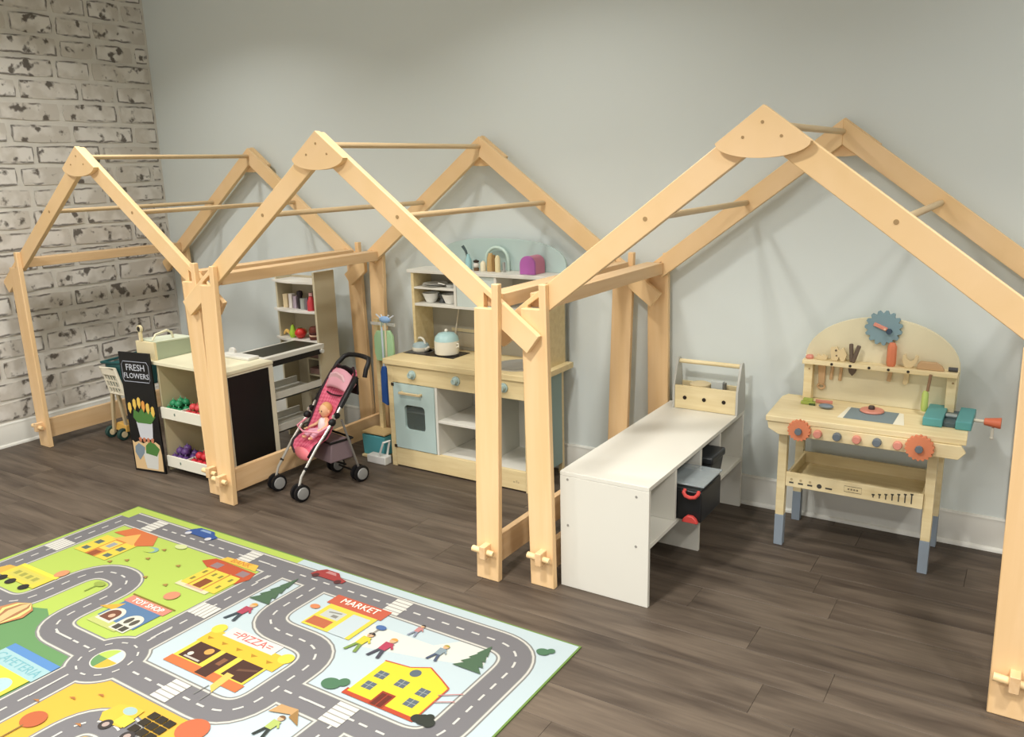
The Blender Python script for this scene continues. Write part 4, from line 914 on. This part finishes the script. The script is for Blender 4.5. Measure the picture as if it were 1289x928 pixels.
    d.location = (2.012, -.740, .034); d.rotation_euler = (0, 0, -.20); d.scale = (.82, .82, .82)
stroller()

# ------------------------------------------------------------------ play rug, all flat print
def rug():
    RX0, RX1, RY0, RY1 = 1.477, 3.727, -2.98, -1.378
    t = thing('play_rug', 'printed town-map play rug with grey roads and bright buildings lying on the floor', 'rug', ((RX0+RX1)/2, (RY0+RY1)/2, 0))
    B(RX0-.006, RX1+.006, RY0-.006, RY1+.006, 0, .0050).build('rug_edge', mat('#5C7638', .9), t)
    lay = {}
    state = {'z': .0052, 'n': 0}
    def up(): state['z'] += .00004
    def item(): state['n'] += 1
    def hexs(c): return '#' + ''.join('%02X' % round(int(c[i:i+2], 16)*.77) for i in (1, 3, 5))
    def poly(name, col, pts):
        key = (name, 0 if name in ('printed_ground', 'printed_road', 'printed_road_marking', 'printed_island') else state['n'])
        mb, cols, idx = lay.setdefault(key, (MB(), [], []))
        state['z'] += .000003
        n = len(pts); ar = sum(pts[i][0]*pts[(i+1)%n][1]-pts[(i+1)%n][0]*pts[i][1] for i in range(n))
        if ar < 0: pts = pts[::-1]
        mb.add([(p[0], p[1], state['z']) for p in pts], [tuple(range(n))])
        if col not in cols: cols.append(col)
        idx.append(cols.index(col))
    def rect(name, col, x0, x1, y0, y1): poly(name, col, [(x0,y0),(x1,y0),(x1,y1),(x0,y1)])
    def ell(name, col, cx, cy, rx, ry=None, n=20): poly(name, col, arce(cx, cy, rx, ry or rx, 0, 2*PI, n)[:-1])
    def line(name, col, pts, w):
        for i in range(len(pts)-1):
            a, b = Vector(pts[i]), Vector(pts[i+1]); d = (b-a)
            if d.length < 1e-5: continue
            d.normalize(); n = Vector((-d.y, d.x))*w/2
            poly(name, col, [tuple(a+n), tuple(b+n), tuple(b-n), tuple(a-n)])
    def stroke(name, col, pts, w):
        """one mitred ribbon, no overlapping faces"""
        P = [Vector(p) for p in pts]; P = [p for i, p in enumerate(P) if i == 0 or (p-P[i-1]).length > 1e-5]
        L, Rr = [], []
        for i, p in enumerate(P):
            d0 = (p-P[i-1]).normalized() if i else None; d1 = (P[i+1]-p).normalized() if i < len(P)-1 else None
            d = (d0+d1).normalized() if d0 and d1 else (d0 or d1); n = Vector((-d.y, d.x))
            k = 1/max(.5, n.dot(Vector((-(d1 or d0).y, (d1 or d0).x)))); L.append(p+n*w/2*k); Rr.append(p-n*w/2*k)
        poly(name, col, [tuple(L[0]), tuple(L[1]), tuple(Rr[1]), tuple(Rr[0])]); z = state['z']
        for i in range(1, len(P)-1): state['z'] = z-.000003; poly(name, col, [tuple(L[i]), tuple(L[i+1]), tuple(Rr[i+1]), tuple(Rr[i])])
        state['z'] = z
    def smooth(pts, r=.06, n=6):
        out = [pts[0]]
        for i in range(1, len(pts)-1):
            a, b, c = Vector(pts[i-1]), Vector(pts[i]), Vector(pts[i+1])
            ra = min(r, (a-b).length*.5); rc = min(r, (c-b).length*.5)
            p, q = b+(a-b).normalized()*ra, b+(c-b).normalized()*rc
            for k in range(n+1):
                u = k/n; out.append(tuple(p*(1-u)**2+b*2*u*(1-u)+q*u*u))
        out.append(pts[-1]); return out
    G = 'printed_ground'
    LG, DG, OR, BL, YB = '#BCD45C', '#6A9A60', '#EDB940', '#C9D9DD', '#E2E4DA'
    rect(G, LG, RX0, RX1, RY0, RY1); up()
    rect(G, BL, 2.53, RX1, -2.6, RY1); rect(G, OR, RX0, 3.05, RY0, -2.2); up()
    rect(G, BL, 3.02, RX1, -2.98, -2.0)
    poly(G, BL, [(2.53,-2.17),(3.0,-2.17),(3.1,-2.0),(2.53,-2.0)])
    poly(G, DG, [(RX0,-2.10),(1.86,-2.175),(2.00,-2.085),(2.10,-2.13),(2.20,-2.20),(2.40,-2.17),(2.47,-2.26),(2.43,-2.60),(RX0,-2.60)])
    up()
    poly(G, LG, [(1.56,-1.9),(2.15,-1.9),(2.10,-2.06),(2.01,-2.10),(1.9,-2.14),(1.80,-2.12),(1.56,-2.06)])
    poly(G, YB, [(3.08,-1.60),(3.33,-1.60),(3.40,-1.53),(3.50,-1.52),(3.53,-1.62),(3.35,-1.67),(3.09,-1.73)])
    poly(G, OR, [(2.50,-2.30),(3.0,-2.215),(3.10,-2.30),(3.10,-2.98),(2.46,-2.98),(2.46,-2.4)])
    up()
    # roads
    RW = .092; GR = '#7C797C'
    roads = [
        [(1.552,-2.98),(1.552,-1.475)],
        [(1.552,-1.475),(2.52,-1.475)],
        smooth([(2.52,-1.475),(3.61,-1.478),(3.61,-2.004),(3.30,-2.003)], .13, 10),
        [(2.52,-1.475),(2.515,-2.10)],
        [(2.47,-2.25),(2.475,-2.98)],
        smooth([(2.60,-2.172),(3.07,-2.174),(3.073,-1.790),(2.732,-1.785),(2.732,-1.48)], .125, 8),
        [(3.07,-2.003),(3.40,-2.003)],
        smooth([(2.42,-2.165),(2.125,-2.165),(2.125,-1.815),(1.895,-1.815),(1.893,-2.155),(1.56,-2.155)], .115, 8),
        smooth([(2.72,-2.98),(2.715,-2.36),(2.89,-2.345),(2.95,-2.98)], .10, 8),
        [(3.33,-2.003),(3.33,-2.98)],
    ]
    ry = 'printed_road'
    rc = (2.497,-2.170)
    for col, w in (('#8A8A86', RW+.030), ('#DAD6CC', RW+.019), ('#8A8A86', RW+.006)):
        for p in roads: stroke(ry, col, p, w)
        ell(ry, col, rc[0], rc[1], .088+w/2-.018, n=40)
        up()
    for p in roads: stroke(ry, GR, p, RW)
    ell(ry, GR, rc[0], rc[1], .088+RW/2-.018, n=40)
    up()
    # roundabout island in four colours
    ell('printed_island', '#E2DFD2', rc[0], rc[1], .052, n=32); up()
    for k, c in enumerate((LG, BL, OR, DG)):
        a0 = [PI*.5, 0, -PI*.5, PI][k]
        pts = [rc] + [(rc[0]+.048*math.cos(a0+PI/2*i/8), rc[1]+.048*math.sin(a0+PI/2*i/8)) for i in range(9)]
        poly('printed_island', c, pts)
    # dashes
    mk = 'printed_road_marking'; WH = '#DEDCD4'
    def dashes(pts, dl=.030, gap=.030, w=.007, s0=.02, s1=0):
        seg = []; acc = 0
        for i in range(len(pts)-1):
            L = (Vector(pts[i+1])-Vector(pts[i])).length; seg.append((acc, L)); acc += L
        def at(s):
            for i, (a, L) in enumerate(seg):
                if s <= a+L or i == len(seg)-1:
                    u = (s-a)/L if L else 0; return tuple(Vector(pts[i])*(1-u)+Vector(pts[i+1])*u)
        s = s0
        while s+dl < acc-s1: line(mk, WH, [at(s), at(s+dl/2), at(s+dl)], w); s += dl+gap
    up()
    for i, p in enumerate(roads): dashes(p, s0=.06 if i in (0,1,3) else .03, s1=.05 if i in (3,) else .02)
    ring = [(rc[0]+.088*math.cos(2*PI*i/60), rc[1]+.088*math.sin(2*PI*i/60)) for i in range(61)]
    dashes(ring, .022, .0285, .006, .01)
    up()
    # clear the crossings of dashes, lay zebra stripes
    def zebra(x0, x1, y0, y1, axis):
        rect(mk, '#A7A49D', x0, x1, y0, y1)
    zb = [(1.703,1.770,-1.522,-1.428,'x'), (2.297,2.362,-1.522,-1.428,'x'), (3.045,3.115,-1.525,-1.431,'x'), (2.468,2.562,-1.862,-1.790,'y'), (2.778,2.847,-2.219,-2.127,'x'), (3.278,3.350,-2.050,-1.957,'x'), (1.506,1.598,-1.822,-1.742,'y')]
    for z in zb: zebra(*z)
    up()
    for x0, x1, y0, y1, ax in zb:
        n = 5
        for i in range(n):
            if ax == 'x': h = (y1-y0)/n; rect(mk, '#E9E6DC', x0, x1, y0+h*i+h*.12, y0+h*(i+1)-h*.12)
            else: h = (x1-x0)/n; rect(mk, '#E9E6DC', x0+h*i+h*.12, x0+h*(i+1)-h*.12, y0, y1)
    # long stop lines beside the crossings
    for a, b in (((2.385,-1.475),(2.45,-1.475)), ((2.513,-1.60),(2.513,-1.54)), ((2.513,-1.95),(2.513,-2.03)), ((3.19,-2.003),(3.26,-2.003)), ((1.62,-1.475),(1.68,-1.475)), ((2.20,-2.165),(2.29,-2.165)), ((2.472,-2.30),(2.475,-2.40))): line(mk, WH, [a, b], .007)
    up()
    # ---- buildings
    bd = 'printed_building'; YE, RD, OG, BR = '#EDD44A', '#C2543A', '#D9763F', '#6B3B22'
    def text(s, size, x, y, col, z=None):
        MB().text(s, size, (x, y, state['z']+.0004), (1,0,0), (0,1,0), .0001).build('lettering', mat(col, .8), t, smooth=False)
    # yellow house with orange roof, top left
    rect(bd, YE, 1.64, 1.85, -1.775, -1.63); poly(bd, OG, [(1.64,-1.60),(1.68,-1.53),(1.845,-1.535),(1.905,-1.60),(1.84,-1.64),(1.78,-1.60),(1.70,-1.60)])
    poly(bd, '#F0B860', [(1.69,-1.64),(1.76,-1.555),(1.83,-1.64)]); up()
    rect(bd, '#D88A3A', 1.715, 1.782, -1.775, -1.635); rect(bd, '#5F6F66', 1.655, 1.69, -1.70, -1.67); rect(bd, '#5F6F66', 1.655, 1.69, -1.755, -1.73); rect(bd, '#5F6F66', 1.80, 1.835, -1.70, -1.67); rect(bd, '#5F6F66', 1.80, 1.835, -1.755, -1.73); up()
    rect(bd, '#F0D860', 1.722, 1.775, -1.72, -1.645); up(); rect(bd, '#A5A9AA', 1.733, 1.764, -1.70, -1.66); rect(bd, '#A0522D', 1.728, 1.770, -1.775, -1.735)
    ell(bd, '#8FB7B0', 1.935, -1.625, .030, .022); up(); ell(bd, LG, 1.925, -1.632, .026, .018)
    # bank
    item()
    rect(bd, '#E9DFB4', 2.255, 2.425, -1.755, -1.725); rect(bd, YE, 2.262, 2.45, -1.735, -1.60); poly(bd, '#C4542F', [(2.19,-1.585),(2.225,-1.545),(2.46,-1.555),(2.478,-1.60),(2.455,-1.655),(2.44,-1.61),(2.25,-1.61)])
    poly(bd, '#F0C24A', [(2.245,-1.545),(2.255,-1.515),(2.42,-1.505),(2.445,-1.545)]); up()
    for px in (2.305, 2.385): rect(bd, '#C98A35', px-.004, px+.004, -1.735, -1.605)
    for px in (2.272, 2.325, 2.36, 2.415): rect(bd, '#8E8636', px, px+.014, -1.650, -1.628)
    for px in (2.272, 2.415): rect(bd, '#8E8636', px, px+.014, -1.705, -1.683)
    rect(bd, '#8C4A22', 2.325, 2.368, -1.732, -1.672); rect(bd, '#F0B9A0', 2.300, 2.395, -1.745, -1.735)
    for px in (2.255, 2.40): rect(bd, '#9B7F80', px, px+.045, -1.600, -1.565)
    text('BANK', .040, 2.345, -1.525, '#A8662A')
    # toy shop
    item()
    rect(bd, '#5C7FA6', 2.215, 2.415, -2.03, -1.925); poly(bd, '#E8B040', [(2.165,-1.99),(2.235,-1.935),(2.235,-1.985)]); rect(bd, '#C9D07A', 2.215, 2.37, -2.068, -2.03); rect(bd, '#E98F7A', 2.205, 2.425, -1.925, -1.885); rect(bd, '#8E7A2A', 2.195, 2.43, -1.883, -1.876); up()
    poly(bd, '#E4E2D0', arce(2.265, -2.0, .040, .038, 0, PI, 12)+[(2.225,-2.045),(2.305,-2.045)]); poly(bd, '#E4E2D0', arce(2.365, -2.0, .040, .038, 0, PI, 12)+[(2.325,-2.060),(2.405,-2.060)]); up()
    poly(bd, '#7A4A35', arce(2.262, -2.003, .030, .028, 0, PI, 10)+[(2.232,-2.035),(2.292,-2.035)]); ell(bd, '#5B564A', 2.350, -2.0, .012, .020); ell(bd, '#5B564A', 2.380, -2.0, .012, .020); rect(bd, '#4E4A40', 2.334, 2.362, -2.055, -2.028); rect(bd, '#4E4A40', 2.368, 2.396, -2.055, -2.028); up()
    ell(bd, '#D9B79A', 2.268, -2.01, .012); text('TOY SHOP', .034, 2.315, -1.906, '#F4E4DC')
    # pizza
    item()
    rect(bd, OG, 2.652, 2.985, -2.085, -2.05); rect(bd, YE, 2.655, 2.975, -2.05, -1.945); rect(bd, '#F0C238', 2.650, 3.0, -1.960, -1.885); rect(bd, '#EFE3DC', 2.70, 2.93, -1.90, -1.848); ell(bd, '#F2D84A', 2.66, -1.878, .026); ell(bd, '#F2D84A', 2.985, -1.89, .026); up()
    for i in range(5): poly(bd, '#B98A20', [(2.665+i*.068,-1.925),(2.695+i*.068,-1.925),(2.680+i*.068,-1.940)])
    rect(bd, '#4A2A1C', 2.672, 2.772, -2.045, -1.960); rect(bd, '#4A2A1C', 2.795, 2.848, -2.08, -1.960); rect(bd, '#4A2A1C', 2.872, 2.965, -2.045, -1.960); up()
    ell(bd, '#E0A652', 2.745, -1.985, .016); ell(bd, '#E6E0D0', 2.70, -2.02, .010); rect(bd, '#C9C2B4', 2.69, 2.76, -2.040, -2.032); rect(bd, '#8A5A3A', 2.815, 2.835, -2.02, -1.985); poly(bd, '#6F4A35', [(2.90,-2.0),(2.96,-1.975),(2.96,-1.985),(2.90,-2.012)])
    poly(bd, '#E9C463', [(2.895,-2.10),(2.925,-2.12),(2.915,-2.03),(2.885,-2.03)]); line(bd, '#8A8A86', [(2.89,-2.10),(2.885,-2.15)], .004); line(bd, '#8A8A86', [(2.925,-2.12),(2.925,-2.16)], .004)
    text('=PIZZA=', .046, 2.815, -1.874, '#C0504A')
    # market
    item()
    rect(bd, YE, 2.865, 3.078, -1.715, -1.565); rect(bd, '#CB6045', 2.845, 3.090, -1.575, -1.515); ell(bd, '#DB8A5A', 2.83, -1.615, .020, .014); up()
    rect(bd, '#C9D6DA', 2.985, 3.060, -1.715, -1.59); rect(bd, '#C26A44', 2.872, 2.960, -1.705, -1.66); rect(bd, '#C9CDC6', 2.885, 2.965, -1.65, -1.60); up()
    poly(bd, '#8C8A80', [(2.90,-1.615),(2.95,-1.605),(2.95,-1.612),(2.90,-1.622)]); rect(bd, '#8C8A80', 2.925, 2.95, -1.64, -1.625)
    text('MARKET', .044, 2.968, -1.541, '#F3D6C6')
    # yellow school
    item()
    rect(bd, '#C24A2A', 3.250, 3.510, -1.928, -1.900); poly(bd, '#EBD634', [(3.258,-1.912),(3.505,-1.912),(3.505,-1.760),(3.46,-1.735),(3.40,-1.705),(3.34,-1.735),(3.258,-1.745)]); up()
    line(bd, '#C8583A', [(3.255,-1.742),(3.345,-1.732),(3.40,-1.702),(3.46,-1.732),(3.508,-1.758),(3.508,-1.90)], .005)
    for cx, cy in ((3.297,-1.862),(3.296,-1.805),(3.375,-1.808),(3.455,-1.811),(3.455,-1.865)):
        rect(bd, '#5F6B74', cx-.018, cx+.018, cy-.017, cy+.017); up(); line(bd, '#A9AFA9', [(cx,cy-.017),(cx,cy+.017)], .002); line(bd, '#A9AFA9', [(cx-.018,cy),(cx+.018,cy)], .002)
    ell(bd, '#5F6B74', 3.378, -1.748, .018); rect(bd, '#A0381E', 3.350, 3.400, -1.925, -1.862)
    up(); rect(bd, '#6B2413', 3.356, 3.373, -1.925, -1.870); rect(bd, '#6B2413', 3.377, 3.394, -1.925, -1.870)
    # cafeteria, dark green field
    item()
    rect(bd, '#5E92CC', 2.155, 2.415, -2.302, -2.272); rect(bd, '#A9CFD2', 2.155, 2.415, -2.362, -2.302); rect(bd, '#E9DC4A', 2.165, 2.405, -2.46, -2.362); up()
    for cx in (2.225, 2.345): poly(bd, '#B6D2D8', arce(cx, -2.42, .040, .035, 0, PI, 12)+[(cx-.04,-2.46),(cx+.04,-2.46)])
    text('CAFETERIA', .047, 2.285, -2.333, '#5F8F96')
    # bus-like yellow lorry, left edge
    item()
    rect(bd, YE, 1.60, 1.835, -2.045, -1.955); up(); rect(bd, '#D9CF5A', 1.625, 1.80, -2.03, -1.975); rect(bd, '#F2E64A', 1.60, 1.84, -1.965, -1.948); poly(bd, '#E7B64A', [(1.545,-2.02),(1.60,-2.045),(1.60,-1.98),(1.56,-1.985)]); up()
    for i in range(4): rect(bd, '#A9A84A', 1.64+i*.04, 1.665+i*.04, -2.015, -1.99)
    vh = 'printed_vehicle'
    for cx in (1.64, 1.70, 1.79): item(); ell(vh, '#2B2720', cx, -2.055, .020, .020)
    # vehicles
    item(); poly(vh, '#31569A', [(1.905,-1.448),(2.068,-1.448),(2.078,-1.42),(2.045,-1.410),(2.02,-1.390),(1.935,-1.390),(1.91,-1.415)]); up()
    for cx in (1.925, 2.05): ell(vh, '#D9D8DC', cx, -1.448, .014)
    poly(vh, '#8FA9CE', [(1.95,-1.41),(2.02,-1.41),(2.005,-1.396),(1.955,-1.396)])
    item(); poly(vh, '#A63A38', [(2.640,-1.452),(2.798,-1.452),(2.80,-1.43),(2.765,-1.422),(2.735,-1.398),(2.67,-1.398),(2.645,-1.425)]); up()
    for cx in (2.665, 2.775): ell(vh, '#5A2A2A', cx, -1.450, .014)
    poly(vh, '#C98A86', [(2.685,-1.42),(2.74,-1.42),(2.725,-1.404),(2.69,-1.404)])
    # tip lorry
    item()
    poly(vh, '#EDC040', [(2.735,-2.335),(2.745,-2.29),(2.785,-2.272),(2.835,-2.272),(2.845,-2.35),(2.76,-2.36)]); up(); ell(vh, '#A9C6C4', 2.80, -2.293, .024, .016)
    rect(vh, '#F0E04A', 2.80, 2.85, -2.345, -2.31)
    for i in range(3):
        for j in range(3): rect(vh, '#2E2512', 2.862+i*.034, 2.862+i*.034+.030, -2.345+j*.030, -2.345+j*.030+.026)
    for cx in (2.793, 2.890): ell(vh, '#3B3432', cx, -2.362, .020); up(); ell(vh, '#B9A39A', cx, -2.362, .010)
    # trees and bushes
    tr = 'printed_tree'; DGR = '#4C6B4E'
    def pine(cx, y0, y1, w, rot=0):
        item()
        for k in range(4):
            yy = y0+(y1-y0)*k/4.6; ww = w*(1-k*.2); poly(tr, DGR, [(cx-ww,yy),(cx+ww,yy),(cx,yy+(y1-y0)*.42)])
    pine(2.632, -1.690, -1.515, .050); pine(3.495, -1.655, -1.525, .052)
    for cx, cy, s in ((3.647,-1.462,.022),(3.195,-1.912,.032)): item(); ell(tr, '#4F7A58', cx, cy, s, s*.8); ell(tr, '#4F7A58', cx+s*.9, cy+s*.7, s*.6)
    item()
    for dx, dy, r in ((0,0,.022),(.022,-.004,.018),(-.02,-.004,.016),(.01,.016,.014)): ell(tr, '#2C3128', 3.530+dx, -1.905+dy, r)
    for cx, cy, rx, ry, c in ((2.597,-2.452,.038,.034,'#C4653A'),(3.02,-2.255,.048,.045,'#CC6B42'),(1.815,-1.925,.025,.028,'#DE9A6A'),(2.33,-1.82,.030,.028,'#DE9470'),(2.015,-1.55,.030,.018,'#D9E2A0')): item(); ell(tr, c, cx, cy, rx, ry)
    item(); line(tr, '#8A6A35', [(2.597,-2.48),(2.597,-2.54)], .005); item(); line(tr, '#8A6A35', [(3.02,-2.29),(3.02,-2.34)], .005); item(); line(tr, '#7F9440', [(2.02,-1.91),(2.02,-1.96)], .005); ell(tr, '#9DB04A', 2.02, -1.90, .026, .016)
    for cx, cy in ((1.98,-1.60),(1.99,-1.68),(2.15,-1.66),(2.12,-1.78),(1.93,-1.73),(1.88,-1.77),(2.24,-1.78)): item(); poly('printed_bird', '#B08A45', [(cx-.014,cy-.006),(cx+.012,cy-.008),(cx,cy+.010)])
    for cx, cy in ((2.60,-2.34),(2.66,-2.29),(2.73,-2.40),(2.52,-2.40)): item(); poly('printed_leaf', '#B9783A', [(cx-.015,cy-.004),(cx+.014,cy-.003),(cx,cy+.005)])
    # balloon / striped hot-air shape
    item()
    for k, c in enumerate(('#C98A5A', '#E9E08A', '#B07A52', '#E4C48A')): 
        s = 1-k*.24; poly(tr, c, [(1.94-.075*s,-2.175),(1.94-.055*s,-2.13),(1.94,-2.105),(1.94+.055*s,-2.13),(1.94+.075*s,-2.175),(1.98,-2.255),(1.955,-2.255)]); up()
    # figures
    fg = 'printed_figure'
    def figure(cx, cy, top, leg, hair, s=1.0, lean=0):
        item()
        poly(fg, leg, [(cx-.026*s,cy-.062*s),(cx-.014*s,cy-.062*s),(cx+.002*s,cy-.012*s),(cx-.012*s,cy-.010*s)]); poly(fg, leg, [(cx+.016*s,cy-.062*s),(cx+.028*s,cy-.058*s),(cx+.014*s,cy-.010*s),(cx,cy-.012*s)])
        poly(fg, top, [(cx-.014*s,cy-.015*s),(cx+.016*s,cy-.015*s),(cx+.020*s,cy+.030*s),(cx-.016*s,cy+.030*s)]); line(fg, top, [(cx+.014*s,cy+.022*s),(cx+.032*s,cy+.002*s)], .008*s)
        ell(fg, '#E2B48A', cx+.003*s, cy+.044*s, .013*s); up(); poly(fg, hair, arce(cx+.003*s, cy+.047*s, .014*s, .013*s, 0, PI, 8))
    figure(2.638, -1.765, '#B5455A', '#3F4A52', '#D9A04A', 1.0); figure(3.205, -1.690, '#B8405A', '#4A4A56', '#E0A04A', .95); figure(3.120, -1.700, '#D9CE3A', '#7F9A4A', '#2A2626', .95)
    figure(3.372, -1.625, '#8FA0A8', '#4F5A72', '#B5A040', .75); figure(3.235, -1.560, '#C98A86', '#8F96A8', '#3A3636', .6); figure(3.19, -2.135, '#B5C46A', '#2F3530', '#7A5A3A', .8)
    item(); ell(fg, '#4F70A8', 3.122, -1.608, .020, .013); line(fg, '#8A7A70', [(3.122,-1.62),(3.118,-1.665)], .004)
    up(); item(); poly(fg, '#C9A06A', [(3.135,-2.095),(3.145,-2.055),(3.205,-2.048),(3.255,-2.10),(3.20,-2.075)]); poly(fg, '#A07A45', [(3.205,-2.05),(3.255,-2.10),(3.205,-2.085)])
    item(); line(fg, '#C98A86', [(3.50,-1.80),(3.56,-1.76)], .004); item(); line(fg, '#C98A86', [(3.51,-1.83),(3.56,-1.80)], .004)
    for (name, k), (mb, cols, idx) in lay.items():
        o = mb.build(name, mat(hexs(cols[0]), .85), t, smooth=False)
        for c in cols[1:]: o.data.materials.append(mat(hexs(c), .85))
        o.data.polygons.foreach_set('material_index', idx)
        if name in ('printed_road_marking', 'printed_leaf'): o['kind'] = 'stuff'
rug()
